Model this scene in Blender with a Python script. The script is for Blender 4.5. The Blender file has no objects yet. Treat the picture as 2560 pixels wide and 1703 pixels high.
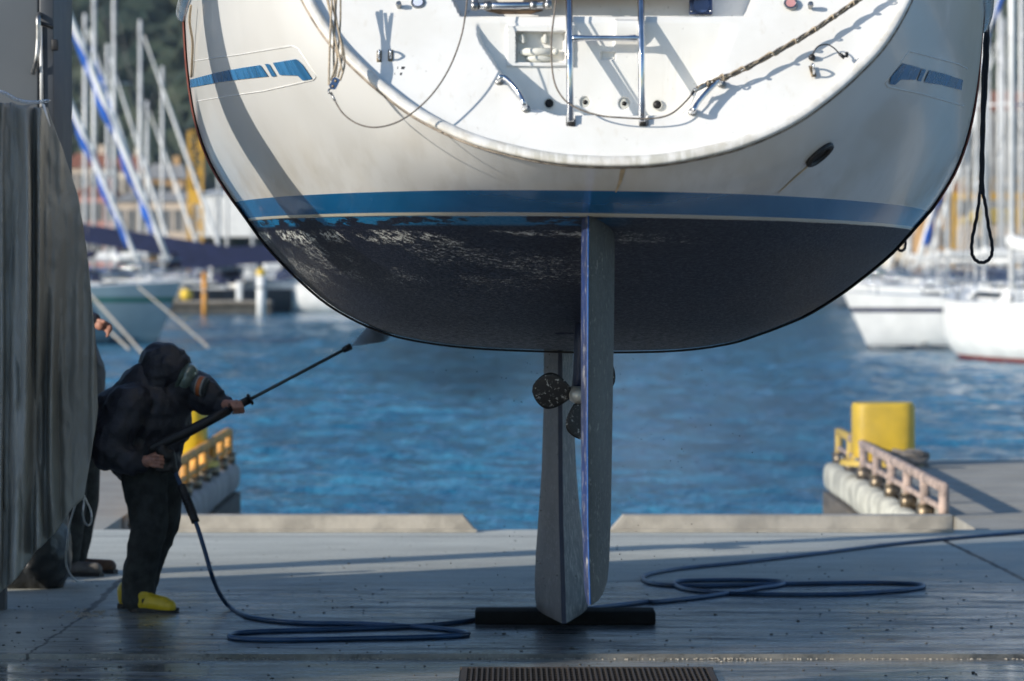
import bpy, math, random
import numpy as np
from mathutils import Vector, Matrix, noise
from mathutils.bvhtree import BVHTree
random.seed(7)
SC = bpy.context.scene
COL = SC.collection
R = math.radians
# ---------------------------------------------------------------- camera, light
CH = 1.97            # camera height above the yard
FPX = 9380.0         # focal length in px of a 2560 px wide frame
HY = 640.0           # horizon row
cam_d = bpy.data.cameras.new('camera'); cam = bpy.data.objects.new('camera', cam_d); COL.objects.link(cam)
cam.location = (0, 0, CH); cam.rotation_euler = (R(90), 0, 0)
cam_d.sensor_width = 36; cam_d.lens = FPX/2560*36; cam_d.shift_y = -(851.5-HY)/2560
cam_d.clip_start = 0.5; cam_d.clip_end = 4000
cam_d.dof.use_dof = True; cam_d.dof.focus_distance = 16.2; cam_d.dof.aperture_fstop = 3.8
cam_d.dof.aperture_blades = 9
SC.camera = cam
AZ = (0.857, 0.514); EL = R(18.5)
sun_dir = Vector((AZ[0]*math.cos(EL), AZ[1]*math.cos(EL), -math.sin(EL)))
sl = bpy.data.lights.new('sun', 'SUN'); sun = bpy.data.objects.new('sun', sl); COL.objects.link(sun)
sl.energy = 4.6; sl.angle = R(0.5); sl.color = (1.0, 0.94, 0.85)
sun.rotation_euler = sun_dir.to_track_quat('-Z', 'Y').to_euler()
w = bpy.data.worlds.new('World'); SC.world = w; w.use_nodes = True
wn = w.node_tree; bg = wn.nodes['Background']
sky = wn.nodes.new('ShaderNodeTexSky'); sky.sky_type = 'NISHITA'; sky.sun_disc = False
sky.sun_elevation = EL; sky.sun_rotation = math.atan2(-AZ[0], -AZ[1]); sky.air_density = 1.0; sky.dust_density = 0.3; sky.ozone_density = 4.0
wn.links.new(sky.outputs[0], bg.inputs[0]); bg.inputs[1].default_value = 0.15
SC.view_settings.view_transform = 'Standard'; SC.view_settings.look = 'None'
SC.view_settings.gamma = 1; SC.view_settings.use_curve_mapping = False
SC.view_settings.exposure = 0.24
SC.render.engine = 'CYCLES'
SC.cycles.max_bounces = 6; SC.cycles.transparent_max_bounces = 12
SC.cycles.use_denoising = True

# ---------------------------------------------------------------- coordinates
K = 2560/2357.0
def W(vx, vy, D):
    return Vector(((vx*K-1280)/FPX*D, D, CH+(HY-vy*K)/FPX*D))
def G(vx, vy, z=0.0):
    D = (CH-z)*FPX/(vy*K-HY)
    return Vector(((vx*K-1280)/FPX*D, D, z))
def V(p):       # world -> survey units
    return ((p[0]/p[1]*FPX+1280)/K, (HY-(p[2]-CH)/p[1]*FPX)/K)
def lerp(a, b, t): return a+(b-a)*t
def interp(x, pts):
    return float(np.interp(x, [p[0] for p in pts], [p[1] for p in pts]))
def sstep(a, b, x):
    t = min(1, max(0, (x-a)/(b-a))); return t*t*(3-2*t)

# ---------------------------------------------------------------- helpers
ORG = {}
def tag(o, label, cat, group=None, kind=None):
    if label: o['label'] = label
    if cat: o['category'] = cat
    if group: o['group'] = group
    if kind: o['kind'] = kind
    return o
def thing(name, label, cat, loc=(0, 0, 0), rz=0, group=None):
    o = bpy.data.objects.new(name, None); COL.objects.link(o)
    o.location = loc; o.rotation_euler = (0, 0, rz); o.empty_display_size = 0.1
    ORG[o.name] = (Vector(loc), rz)
    return tag(o, label, cat, group)
class MB:
    def __init__(s): s.v = []; s.f = []; s.m = []; s.cur = 0
    def add(s, vs, fs):
        b = len(s.v); s.v += [tuple(v) for v in vs]
        for f in fs: s.f.append(tuple(i+b for i in f)); s.m.append(s.cur)
        return s
    def box(s, c, d, rot=None, bev=0):
        hx, hy, hz = d[0]/2, d[1]/2, d[2]/2
        if bev <= 0:
            vs = [Vector((x, y, z)) for x in (-hx, hx) for y in (-hy, hy) for z in (-hz, hz)]
            fs = [(0, 1, 3, 2), (4, 6, 7, 5), (0, 4, 5, 1), (2, 3, 7, 6), (0, 2, 6, 4), (1, 5, 7, 3)]
        else:
            import bmesh
            bm = bmesh.new(); bmesh.ops.create_cube(bm, size=1)
            for v in bm.verts: v.co = Vector((v.co.x*d[0], v.co.y*d[1], v.co.z*d[2]))
            bmesh.ops.bevel(bm, geom=bm.edges[:], offset=bev, segments=2, affect='EDGES', profile=0.5)
            bm.verts.index_update()
            vs = [v.co.copy() for v in bm.verts]; fs = [tuple(v.index for v in f.verts) for f in bm.faces]; bm.free()
        if rot is not None: vs = [rot @ v for v in vs]
        c = Vector(c); return s.add([v+c for v in vs], fs)
    def cyl(s, p1, p2, r1, r2=None, n=12, cap=True):
        r2 = r1 if r2 is None else r2
        p1 = Vector(p1); p2 = Vector(p2); q = (p2-p1).to_track_quat('Z', 'Y')
        vs = []
        for p, r in ((p1, r1), (p2, r2)):
            for i in range(n):
                a = 2*math.pi*i/n; vs.append(p+q @ Vector((r*math.cos(a), r*math.sin(a), 0)))
        fs = [(i, (i+1) % n, n+(i+1) % n, n+i) for i in range(n)]
        if cap: fs += [tuple(range(n-1, -1, -1)), tuple(range(n, 2*n))]
        return s.add(vs, fs)
    def tube(s, pts, r, n=8, cap=True):
        pts = [Vector(p) for p in pts]; rr = r if isinstance(r, (list, tuple)) else [r]*len(pts)
        rings = []; up = None
        for i, p in enumerate(pts):
            a = pts[max(0, i-1)]; b = pts[min(len(pts)-1, i+1)]; t = (b-a)
            if t.length < 1e-9: t = Vector((0, 0, 1))
            t.normalize()
            if up is None:
                up = Vector((0, 0, 1)) if abs(t.z) < .9 else Vector((1, 0, 0))
            x = up.cross(t); x.normalize(); y = t.cross(x); up = y
            rings.append([p+x*rr[i]*math.cos(2*math.pi*k/n)+y*rr[i]*math.sin(2*math.pi*k/n) for k in range(n)])
        return s.loft(rings, True, cap)
    def loft(s, rings, closed=True, cap=False):
        n = len(rings[0]); vs = [v for r in rings for v in r]; fs = []
        for i in range(len(rings)-1):
            for k in range(n if closed else n-1):
                k2 = (k+1) % n
                fs.append((i*n+k, i*n+k2, (i+1)*n+k2, (i+1)*n+k))
        if cap:
            fs.append(tuple(range(n-1, -1, -1))); fs.append(tuple((len(rings)-1)*n+k for k in range(n)))
        return s.add(vs, fs)
    def ell(s, c, r, rot=None, nu=20, nv=12):
        c = Vector(c); r = (r, r, r) if not hasattr(r, '__len__') else r
        vs = []
        for j in range(1, nv):
            th = math.pi*j/nv
            for i in range(nu):
                a = 2*math.pi*i/nu
                vs.append(Vector((r[0]*math.sin(th)*math.cos(a), r[1]*math.sin(th)*math.sin(a), r[2]*math.cos(th))))
        vs += [Vector((0, 0, r[2])), Vector((0, 0, -r[2]))]
        fs = []
        for j in range(nv-2):
            for i in range(nu):
                fs.append((j*nu+i, (j+1)*nu+i, (j+1)*nu+(i+1) % nu, j*nu+(i+1) % nu))
        t = len(vs)-2; b = len(vs)-1
        for i in range(nu):
            fs.append((t, i, (i+1) % nu)); fs.append((b, (nv-2)*nu+(i+1) % nu, (nv-2)*nu+i))
        if rot is not None: vs = [rot @ v for v in vs]
        return s.add([v+c for v in vs], fs)
    def cap(s, p1, r1, p2, r2, n=16):
        """tapered capsule"""
        p1 = Vector(p1); p2 = Vector(p2); s.ell(p1, r1, None, n, 10); s.ell(p2, r2, None, n, 10); s.cyl(p1, p2, r1*.995, r2*.995, n); return s
    def build(s, name, mat, parent=None, smooth=True, local=False, angle=None):
        me = bpy.data.meshes.new(name)
        vs = s.v
        if parent is not None and not local:
            org, rz = ORG[parent.name]
            if rz == 0: vs = [(v[0]-org.x, v[1]-org.y, v[2]-org.z) for v in vs]
            else:
                mi = Matrix.Rotation(-rz, 3, 'Z'); vs = [tuple(mi @ (Vector(v)-org)) for v in vs]
        me.from_pydata(vs, [], s.f)
        mats = mat if isinstance(mat, (list, tuple)) else [mat]
        for m in mats: me.materials.append(m)
        if len(mats) > 1: me.polygons.foreach_set('material_index', s.m)
        me.validate(); me.update()
        if smooth:
            me.polygons.foreach_set('use_smooth', [True]*len(me.polygons))
            if angle is not None:
                try: me.set_sharp_from_angle(angle=R(angle))
                except Exception: pass
        o = bpy.data.objects.new(name, me); COL.objects.link(o)
        if parent is not None:
            o.parent = parent; ORG[o.name] = ORG[parent.name]
        else: ORG[o.name] = (Vector((0, 0, 0)), 0)
        return o
def spline(pts, n=6, closed=False):
    P = [Vector(p) for p in pts]; out = []
    m = len(P); rng = range(m if closed else m-1)
    for i in rng:
        if closed: a, b, c, d = P[(i-1) % m], P[i], P[(i+1) % m], P[(i+2) % m]
        else: a, b, c, d = P[max(0, i-1)], P[i], P[i+1], P[min(m-1, i+2)]
        for k in range(n):
            t = k/n
            out.append(.5*((2*b)+(c-a)*t+(2*a-5*b+4*c-d)*t*t+(3*b-a-3*c+d)*t**3))
    if not closed: out.append(P[-1])
    return out
def remesh(mb, name, mat, parent, voxel, smooth_it=3, wr=0, wscale=8, clipz=None, stretch=(1, 1, 1), wr2=0):
    me = bpy.data.meshes.new('tmp'); me.from_pydata(mb.v, [], mb.f)
    o = bpy.data.objects.new('tmp', me); COL.objects.link(o)
    m = o.modifiers.new('r', 'REMESH'); m.mode = 'VOXEL'; m.voxel_size = voxel
    m2 = o.modifiers.new('s', 'SMOOTH'); m2.iterations = smooth_it; m2.factor = .5
    dg = bpy.context.evaluated_depsgraph_get(); dg.update()
    ev = o.evaluated_get(dg); me2 = bpy.data.meshes.new_from_object(ev)
    bpy.data.objects.remove(o); bpy.data.meshes.remove(me)
    n = len(me2.vertices)
    nor = [v.normal.copy() for v in me2.vertices]
    org = ORG[parent.name][0] if parent is not None else Vector((0, 0, 0))
    for i, v in enumerate(me2.vertices):
        co = v.co.copy()
        if wr:
            q = Vector((co.x*stretch[0], co.y*stretch[1], co.z*stretch[2]))*wscale
            h = noise.noise(q); h2 = 1-abs(noise.noise(q*1.7+Vector((3, 1, 7))))*2.2
            co += nor[i]*(wr*(h*1.1+h2*.5)+(wr2*noise.noise(q*3.1) if wr2 else 0))
        if clipz is not None and co.z < clipz: co.z = clipz
        v.co = co-org
    me2.name = name; me2.materials.clear(); me2.materials.append(mat)
    me2.polygons.foreach_set('use_smooth', [True]*len(me2.polygons))
    ob = bpy.data.objects.new(name, me2); COL.objects.link(ob); ob.parent = parent
    ORG[ob.name] = ORG[parent.name] if parent is not None else (Vector((0, 0, 0)), 0)
    return ob
def dup(root, loc, rz=None, label=None):
    def cp(o, par):
        c = o.copy(); COL.objects.link(c); c.parent = par
        for ch in list(o.children): cp(ch, c)
        return c
    r = cp(root, None); r.location = loc
    if rz is not None: r.rotation_euler = (0, 0, rz)
    if label: r['label'] = label
    return r

# ---------------------------------------------------------------- materials
class NT:
    def __init__(s, name):
        s.m = bpy.data.materials.new(name); s.m.use_nodes = True; s.t = s.m.node_tree
        s.b = s.t.nodes['Principled BSDF']; s.out = s.t.nodes['Material Output']
    def n(s, typ, **kw):
        x = s.t.nodes.new(typ)
        for k, v in kw.items():
            if k.startswith('i_'): x.inputs[k[2:].replace('_', ' ')].default_value = v
            else: setattr(x, k, v)
        return x
    def l(s, a, b): s.t.links.new(a, b)
    def set(s, **kw):
        for k, v in kw.items():
            key = k.replace('_', ' ')
            inp = s.b.inputs[key]
            if hasattr(v, 'links') or isinstance(v, bpy.types.NodeSocket): s.l(v, inp)
            elif hasattr(v, '__len__') and len(v) == 3 and inp.type == 'RGBA': inp.default_value = (*v, 1)
            else: inp.default_value = v
        return s
    def coord(s, kind='Object', scale=(1, 1, 1)):
        tc = s.n('ShaderNodeTexCoord'); mp = s.n('ShaderNodeMapping'); mp.inputs['Scale'].default_value = scale
        s.l(tc.outputs[kind], mp.inputs[0]); return mp.outputs[0]
    def geo(s, scale=(1, 1, 1)):
        g = s.n('ShaderNodeNewGeometry'); mp = s.n('ShaderNodeMapping'); mp.inputs['Scale'].default_value = scale
        s.l(g.outputs['Position'], mp.inputs[0]); return mp.outputs[0]
    def noise(s, vec, scale, detail=4, rough=.55, dist=0):
        x = s.n('ShaderNodeTexNoise'); x.inputs['Scale'].default_value = scale; x.inputs['Detail'].default_value = detail
        x.inputs['Roughness'].default_value = rough; x.inputs['Distortion'].default_value = dist
        s.l(vec, x.inputs['Vector']); return x.outputs['Fac']
    def ramp(s, fac, a, b, lo=0., hi=1.):
        x = s.n('ShaderNodeMapRange'); x.inputs['From Min'].default_value = a; x.inputs['From Max'].default_value = b
        x.inputs['To Min'].default_value = lo; x.inputs['To Max'].default_value = hi; x.interpolation_type = 'SMOOTHSTEP'
        s.l(fac, x.inputs['Value']); return x.outputs[0]
    def math(s, op, a, b=None):
        x = s.n('ShaderNodeMath', operation=op)
        for i, q in enumerate((a, b)):
            if q is None: continue
            if isinstance(q, (int, float)): x.inputs[i].default_value = q
            else: s.l(q, x.inputs[i])
        return x.outputs[0]
    def mix(s, fac, a, b):
        x = s.n('ShaderNodeMix', data_type='RGBA')
        for i, q in ((0, fac), (6, a), (7, b)):
            if isinstance(q, (int, float)): x.inputs[i].default_value = q
            elif isinstance(q, (tuple, list)): x.inputs[i].default_value = (*q[:3], 1)
            else: s.l(q, x.inputs[i])
        return x.outputs[2]
    def bump(s, h, strength=.3, dist=.01):
        x = s.n('ShaderNodeBump'); x.inputs['Strength'].default_value = strength; x.inputs['Distance'].default_value = dist
        s.l(h, x.inputs['Height']); s.l(x.outputs[0], s.b.inputs['Normal']); return s
def plain(name, col, rough=.5, metal=0, var=.25, scale=6, bump=0, spec=None, stretch=(1, 1, 1), coat=0):
    t = NT(name); c = t.coord('Object', stretch); f = t.noise(c, scale, 5)
    dark = tuple(x*(1-var) for x in col); lite = tuple(min(1, x*(1+var*.7)) for x in col)
    t.set(Base_Color=t.mix(t.ramp(f, .3, .7), dark, lite), Roughness=t.ramp(f, .2, .8, max(0.02, rough-.08), min(1, rough+.1)), Metallic=float(metal))
    if bump: t.bump(t.noise(c, scale*5, 4), bump, .01)
    if spec is not None: t.b.inputs['Specular IOR Level'].default_value = spec
    if coat: t.b.inputs['Coat Weight'].default_value = coat
    return t.m

M = {}
M['steel'] = plain('polished_steel', (.62, .63, .65), .14, 1, .15, 20)
M['dull_steel'] = plain('dull_steel', (.35, .35, .34), .4, 1, .3, 30)
M['alu'] = plain('mast_aluminium', (.72, .72, .70), .45, .1, .12, 3)
M['white'] = plain('white_gelcoat_far', (.78, .77, .73), .4, 0, .08, 2)
M['cream'] = plain('cream_paint', (.68, .62, .5), .6, 0, .12, 1)
M['black'] = plain('black_rubber', (.012, .012, .013), .5, 0, .3, 12)
M['dark'] = plain('dark_cavity', (.008, .007, .006), .6, 0, .3, 8)
M['navy'] = plain('navy_canvas', (.013, .019, .06), .85, 0, .3, 2)
M['blue_canvas'] = plain('blue_canvas', (.01, .10, .45), .8, 0, .25, 2)
M['pane'] = plain('far_window_pane', (.12, .12, .12), .2, 0, .3, 2)
M['glass'] = plain('dark_window', (.02, .03, .045), .1, 0, .2, 2)
M['orange'] = plain('orange_plastic', (.8, .12, .03), .5, 0, .2, 5)
M['red'] = plain('dull_red', (.35, .05, .04), .6, 0, .2, 3)
M['teal'] = plain('teal_paint', (.02, .12, .10), .5, 0, .2, 3)
M['greyblue'] = plain('grey_blue_hull', (.20, .29, .33), .35, 0, .12, 1)
M['greyhull'] = plain('dark_grey_hull', (.10, .12, .14), .4, 0, .15, 1)
M['blackhull'] = plain('black_tube', (.02, .023, .03), .4, 0, .2, 2)
M['yellow_crane'] = plain('yellow_crane_paint', (.6, .33, .03), .6, 0, .25, 1)
M['yellow_old'] = plain('faded_yellow_paint', (.62, .42, .06), .6, 0, .2, .5)
M['pink'] = plain('pink_render', (.55, .27, .22), .8, 0, .15, .3)
M['cream_wall'] = plain('cream_render', (.58, .47, .36), .85, 0, .15, .3)
M['ochre'] = plain('ochre_render', (.5, .3, .13), .85, 0, .2, .3)
M['roof'] = plain('terracotta_roof', (.3, .11, .06), .9, 0, .3, 1)
M['greywall'] = plain('grey_render', (.32, .31, .29), .85, 0, .2, .3)
M['timber'] = plain('weathered_timber', (.12, .10, .075), .85, 0, .4, 4, .3, stretch=(.3, .3, 2))
M['wood_orange'] = plain('orange_varnished_post', (.62, .28, .05), .6, 0, .25, 3)
M['yellow_cap'] = plain('yellow_cap', (.75, .5, .05), .5, 0, .15, 3)
M['conc'] = plain('pale_concrete', (.36, .33, .28), .85, 0, .25, 5, .4)
M['pontoon'] = plain('pontoon_dark', (.07, .068, .06), .8, 0, .4, 2)
M['skin'] = plain('skin', (.42, .20, .14), .5, 0, .25, 30, .15)
M['jacket'] = plain('black_waterproof_jacket', (.020, .022, .032), .48, 0, .35, 14, .6, spec=.45)
M['trousers'] = plain('charcoal_trousers', (.036, .040, .040), .9, 0, .4, 16, .5, spec=.25)
M['boot_yellow'] = plain('yellow_rubber', (.62, .44, .02), .35, 0, .2, 14)
M['brown_boot'] = plain('brown_leather', (.11, .06, .035), .7, 0, .4, 20, .3)
M['grey_boot'] = plain('grey_suede', (.13, .12, .11), .85, 0, .35, 20, .3)
M['hose'] = plain('blue_hose', (.012, .05, .12), .35, 0, .3, 8)
M['rope'] = plain('tan_rope', (.42, .34, .24), .85, 0, .3, 120, .4)
M['greyrope'] = plain('grey_brown_line', (.20, .17, .14), .8, 0, .35, 80, .4)
M['black_rope'] = plain('black_rope', (.016, .018, .024), .85, 0, .3, 90, .5)
M['white_rope'] = plain('white_cord', (.6, .6, .58), .7, 0, .25, 60)
M['wire'] = plain('grey_wire', (.2, .19, .17), .45, .3, .3, 60)
M['sling'] = plain('dark_red_sling', (.10, .022, .018), .8, 0, .45, 18, .5, stretch=(1, 1, .25))
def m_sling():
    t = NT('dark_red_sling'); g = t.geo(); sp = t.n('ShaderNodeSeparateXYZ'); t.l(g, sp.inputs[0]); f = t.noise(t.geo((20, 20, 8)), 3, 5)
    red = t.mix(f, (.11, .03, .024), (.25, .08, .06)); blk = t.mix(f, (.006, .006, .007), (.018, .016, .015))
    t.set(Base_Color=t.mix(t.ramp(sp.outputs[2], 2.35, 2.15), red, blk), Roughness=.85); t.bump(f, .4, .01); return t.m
M['sling'] = m_sling()
M['lift_paint'] = plain('blue_grey_steel', (.16, .2, .26), .45, .2, .2, 2)
M['tyre'] = plain('tyre_rubber', (.02, .02, .02), .8, 0, .3, 8)
M['rust'] = plain('rusty_pipe', (.44, .33, .27), .75, .1, .45, 9, .4)
M['rusty_orange'] = plain('orange_rusty_pipe', (.62, .30, .06), .65, .05, .4, 8, .3)
M['bollard'] = plain('yellow_bollard_paint', (.72, .47, .012), .5, 0, .12, 5, .1)
M['brass'] = plain('bronze_fitting', (.22, .17, .11), .4, .8, .4, 20)
M['cream_plastic'] = plain('ivory_plastic', (.66, .65, .58), .35, 0, .06, 10)
M['pinkcap'] = plain('pink_cap', (.62, .30, .29), .4, 0, .15, 10)
M['skyblue'] = plain('pale_blue_cap', (.62, .66, .80), .4, 0, .1, 10)
M['bluebox'] = plain('navy_socket', (.05, .08, .18), .3, .3, .2, 10)
M['seat_wood'] = plain('brown_teak', (.13, .08, .045), .6, 0, .35, 12, .2, stretch=(1, 6, 6))
M['thrull'] = plain('aged_plastic_ring', (.55, .54, .48), .4, 0, .1, 10)
M['band'] = plain('filter_orange', (.45, .12, .03), .5, 0, .15, 20)
M['filter'] = plain('filter_grey', (.05, .065, .07), .45, 0, .2, 20)
M['hull_blue_decal'] = plain('blue_stripe_vinyl', (.035, .17, .36), .25, 0, .25, 9, stretch=(1, 1, .3))
M['grate'] = plain('rusty_grate', (.075, .058, .045), .55, .3, .5, 25, .5)

def m_gel():
    t = NT('white_gelcoat'); g = t.geo(); sp = t.n('ShaderNodeSeparateXYZ'); t.l(g, sp.inputs[0])
    f1 = t.noise(g, 3.2, 6); f2 = t.noise(t.geo((25, 25, 2.5)), 1.3, 5); f3 = t.noise(g, 60, 3)
    c = t.mix(t.ramp(f1, .42, .7), (.80, .785, .745), (.735, .715, .66))
    c = t.mix(t.math('MULTIPLY', t.ramp(f2, .58, .75), .35), c, (.6, .55, .45))
    c = t.mix(t.math('MULTIPLY', t.ramp(f3, .70, .76), .5), c, (.3, .27, .22))
    t.set(Base_Color=c, Roughness=t.ramp(f1, .3, .7, .26, .42)); t.b.inputs['Coat Weight'].default_value = .25
    t.bump(t.noise(g, 9, 3), .06, .01)
    return t.m
M['gel'] = m_gel()

def m_hull():
    t = NT('hull_paint'); g = t.geo()
    at = t.n('ShaderNodeAttribute', attribute_name='hz'); z = at.outputs['Fac']
    ax = t.n('ShaderNodeAttribute', attribute_name='hx'); hx = ax.outputs['Fac']
    wob = t.math('MULTIPLY', t.math('SUBTRACT', t.noise(g, 2.2, 3), .5), .012)
    zz = t.math('ADD', z, wob)
    # topsides
    run = t.noise(t.geo((9, 2, 2.0)), 1.6, 6); big = t.noise(g, 1.1, 4)
    top = t.mix(t.ramp(big, .35, .65), (.85, .84, .80), (.80, .785, .74))
    low = t.ramp(z, 2.55, 2.22, 0, 1)
    yel = t.math('MULTIPLY', low, t.ramp(t.noise(t.geo((1.2, .4, .6)), 1.6, 4), .42, .68))
    top = t.mix(t.math('MULTIPLY', yel, .6), top, (.62, .52, .36))
    top = t.mix(t.math('MULTIPLY', t.ramp(run, .62, .78), .45), top, (.85, .84, .80))
    grime = t.math('MULTIPLY', low, t.ramp(run, .55, .35))
    top = t.mix(t.math('MULTIPLY', grime, .25), top, (.58, .54, .46))
    # antifouling
    s1 = t.noise(t.geo((2.2, 1.5, 9)), 4.5, 8, .72, .3); s2 = t.noise(t.geo((1.2, .8, 3.2)), 2.0, 4, .6)
    s3 = t.noise(t.geo((12, 6, 40)), 5, 5, .7); s4 = t.noise(t.geo((3, 3, 11)), 21, 5, .85)
    base = t.mix(t.ramp(s2, .35, .65), (.003, .005, .017), (.007, .010, .024))
    base = t.mix(t.math('MULTIPLY', t.ramp(s3, .52, .66), .3), base, (.05, .056, .066))
    band1 = t.math('MULTIPLY', t.ramp(z, 1.66, 1.90), t.ramp(z, 2.09, 2.045))
    band0 = t.math('MULTIPLY', t.ramp(z, 2.0, 2.035), t.ramp(z, 2.085, 2.055))
    band2 = t.math('MAXIMUM', t.ramp(z, 1.70, 1.53), t.math('MULTIPLY', t.math('MULTIPLY', t.ramp(hx, -.95, -1.35), t.ramp(z, 2.06, 1.9)), .45))
    port = t.ramp(hx, .55, -.25, .25, 1)
    wts = t.math('ADD', t.math('MULTIPLY', band1, t.math('MULTIPLY', t.ramp(s2, .34, .54), port)), t.math('MULTIPLY', band2, .25))
    wts = t.math('ADD', wts, t.math('MULTIPLY', band0, .5))
    thr = t.math('SUBTRACT', .78, t.math('MULTIPLY', wts, .235))
    mask = t.math('MULTIPLY', t.math('GREATER_THAN', s4, thr), t.math('GREATER_THAN', t.noise(t.geo((2.2, 2.2, 7)), 9, 5, .75), .505))
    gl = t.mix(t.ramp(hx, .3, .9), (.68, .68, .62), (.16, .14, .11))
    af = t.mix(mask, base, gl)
    spk = t.ramp(t.noise(t.geo((5, 5, 16)), 7, 6, .8), .44, .56)
    af = t.mix(t.math('MULTIPLY', spk, t.math('MULTIPLY', band2, .9)), af, (.20, .205, .205))
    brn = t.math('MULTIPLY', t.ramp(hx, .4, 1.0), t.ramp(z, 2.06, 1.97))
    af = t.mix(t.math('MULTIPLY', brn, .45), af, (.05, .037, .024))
    cy = t.math('MULTIPLY', t.ramp(z, 2.075, 2.09), t.ramp(t.noise(t.geo((1.5, 1, 8)), 3, 5, .7), .47, .53))
    cy = t.math('MULTIPLY', cy, t.ramp(hx, .2, -.2))
    af = t.mix(cy, af, (.008, .15, .32))
    # boot top
    wear = t.ramp(t.noise(t.geo((7, 3, 3)), 4, 6, .7), .66, .74)
    blue = t.mix(t.ramp(t.noise(t.geo((4, 2, 1.5)), 1.5, 5), .3, .7), (.0, .115, .29), (.002, .14, .35))
    blue = t.mix(t.math('MULTIPLY', wear, .5), blue, (.12, .3, .45))
    z1 = t.math('SUBTRACT', zz, wob)
    c = t.mix(t.ramp(t.math('ADD', z, t.math('MULTIPLY', wob, .5)), 2.114, 2.116), af, (.68, .64, .50))
    c = t.mix(t.ramp(z, 2.127, 2.129), c, blue)
    c = t.mix(t.ramp(z, 2.204, 2.206), c, top)
    isaf = t.ramp(z, 2.118, 2.112)
    ro = t.n('ShaderNodeMix', data_type='FLOAT'); t.l(isaf, ro.inputs[0]); ro.inputs[2].default_value = .17
    t.l(t.ramp(s3, .3, .7, .28, .5), ro.inputs[3])
    t.set(Base_Color=c, Roughness=ro.outputs[0])
    h = t.math('MULTIPLY', isaf, t.math('ADD', t.math('MULTIPLY', s4, .6), t.math('MULTIPLY', s3, .5)))
    t.bump(h, .55, .012)
    t.l(t.math('MULTIPLY', t.math('SUBTRACT', 1.0, isaf), .15), t.b.inputs['Coat Weight']); t.l(t.math('SUBTRACT', .5, t.math('MULTIPLY', isaf, .22)), t.b.inputs['Specular IOR Level'])
    return t.m
M['hull'] = m_hull()

def m_antifoul(name, base1, base2, spec, th=.62, stretch=(6, 6, 2.5)):
    t = NT(name); g = t.geo(stretch); f = t.noise(g, 8, 7, .75); f2 = t.noise(t.geo((1, 1, .6)), 2.5, 4)
    c = t.mix(t.ramp(f2, .3, .7), base1, base2); c = t.mix(t.ramp(f, th, th+.04), c, spec)
    t.set(Base_Color=c, Roughness=t.ramp(f, .3, .7, .35, .6)); t.bump(f, .5, .01); return t.m
M['rudder'] = m_antifoul('rudder_paint', (.022, .024, .022), (.055, .057, .05), (.22, .21, .18), .57)
M['rudder_edge'] = m_antifoul('rudder_edge_paint', (.005, .026, .13), (.018, .020, .035), (.30, .29, .27), .57, (10, 10, 1.6))
M['keel'] = m_antifoul('keel_paint', (.075, .072, .075), (.15, .14, .14), (.36, .34, .32), .56, (12, 12, 3))
M['keel_r'] = m_antifoul('keel_paint_right', (.05, .06, .07), (.09, .095, .10), (.42, .40, .35), .53, (9, 9, 1.6))  # right face: darker base, more pale flecks than the left
M['keel_te'] = m_antifoul('keel_edge_paint', (.008, .013, .035), (.012, .02, .05), (.1, .1, .12), .7)
M['chock'] = plain('old_black_rubber', (.007, .008, .008), .95, 0, .4, 12, .6, spec=.2)
M['prop'] = m_antifoul('propeller_paint', (.008, .008, .008), (.014, .014, .014), (.38, .38, .35), .57, (7, 7, 7))
M['te_blue'] = m_antifoul('bright_edge_blue', (.0, .09, .32), (.0, .05, .22), (.5, .5, .5), .6)
M['hub'] = plain('hub_zinc', (.5, .48, .42), .4, .3, .2, 20)

def m_rim():
    t = NT('transom_moulding'); g = t.geo((1, 1, 1)); sp = t.n('ShaderNodeSeparateXYZ'); t.l(g, sp.inputs[0])
    f = t.noise(t.geo((9, 9, 9)), 1.5, 6, .6); f2 = t.noise(t.geo((14, 3, 3)), 2, 4)
    c = t.mix(t.ramp(f, .35, .65), (.62, .59, .53), (.76, .74, .69))
    low = t.math('MULTIPLY', t.ramp(sp.outputs[2], 2.42, 2.31), t.ramp(f2, .42, .6))
    c = t.mix(t.math('MULTIPLY', low, .5), c, (.33, .31, .22))
    c = t.mix(t.math('MULTIPLY', t.ramp(t.noise(t.geo(), 5, 6, .7), .55, .7), .5), c, (.42, .36, .26))
    t.set(Base_Color=c, Roughness=.45); t.bump(f, .15, .01); return t.m
M['rim'] = m_rim()
M['rubstrip'] = plain('worn_rub_strip', (.30, .25, .20), .7, 0, .5, 30, .4)
M['vinyl'] = NT('clear_plastic_cover').set(Base_Color=(.62, .64, .64), Roughness=.18).m
M['toe'] = plain('grey_pvc_rail', (.34, .37, .39), .25, 0, .3, 9, .1, stretch=(1, .3, 1), coat=.4)

def m_tarp():
    t = NT('grey_green_tarpaulin'); g = t.geo((5, 2, 1.1)); f = t.noise(t.geo((3.2, 1, .8)), 2.6, 8, .6, .6); f2 = t.noise(t.geo(), 1.6, 5)
    c = t.mix(t.ramp(f2, .3, .7), (.25, .245, .22), (.31, .305, .27)); c = t.mix(t.math('MULTIPLY', t.ramp(f, .55, .8), .2), c, (.34, .32, .27))
    t.set(Base_Color=c, Roughness=.55); t.bump(t.noise(t.geo((4, 3, 1.6)), 2.2, 6, .6, .8), .4, .04); return t.m
M['tarp'] = m_tarp()

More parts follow.
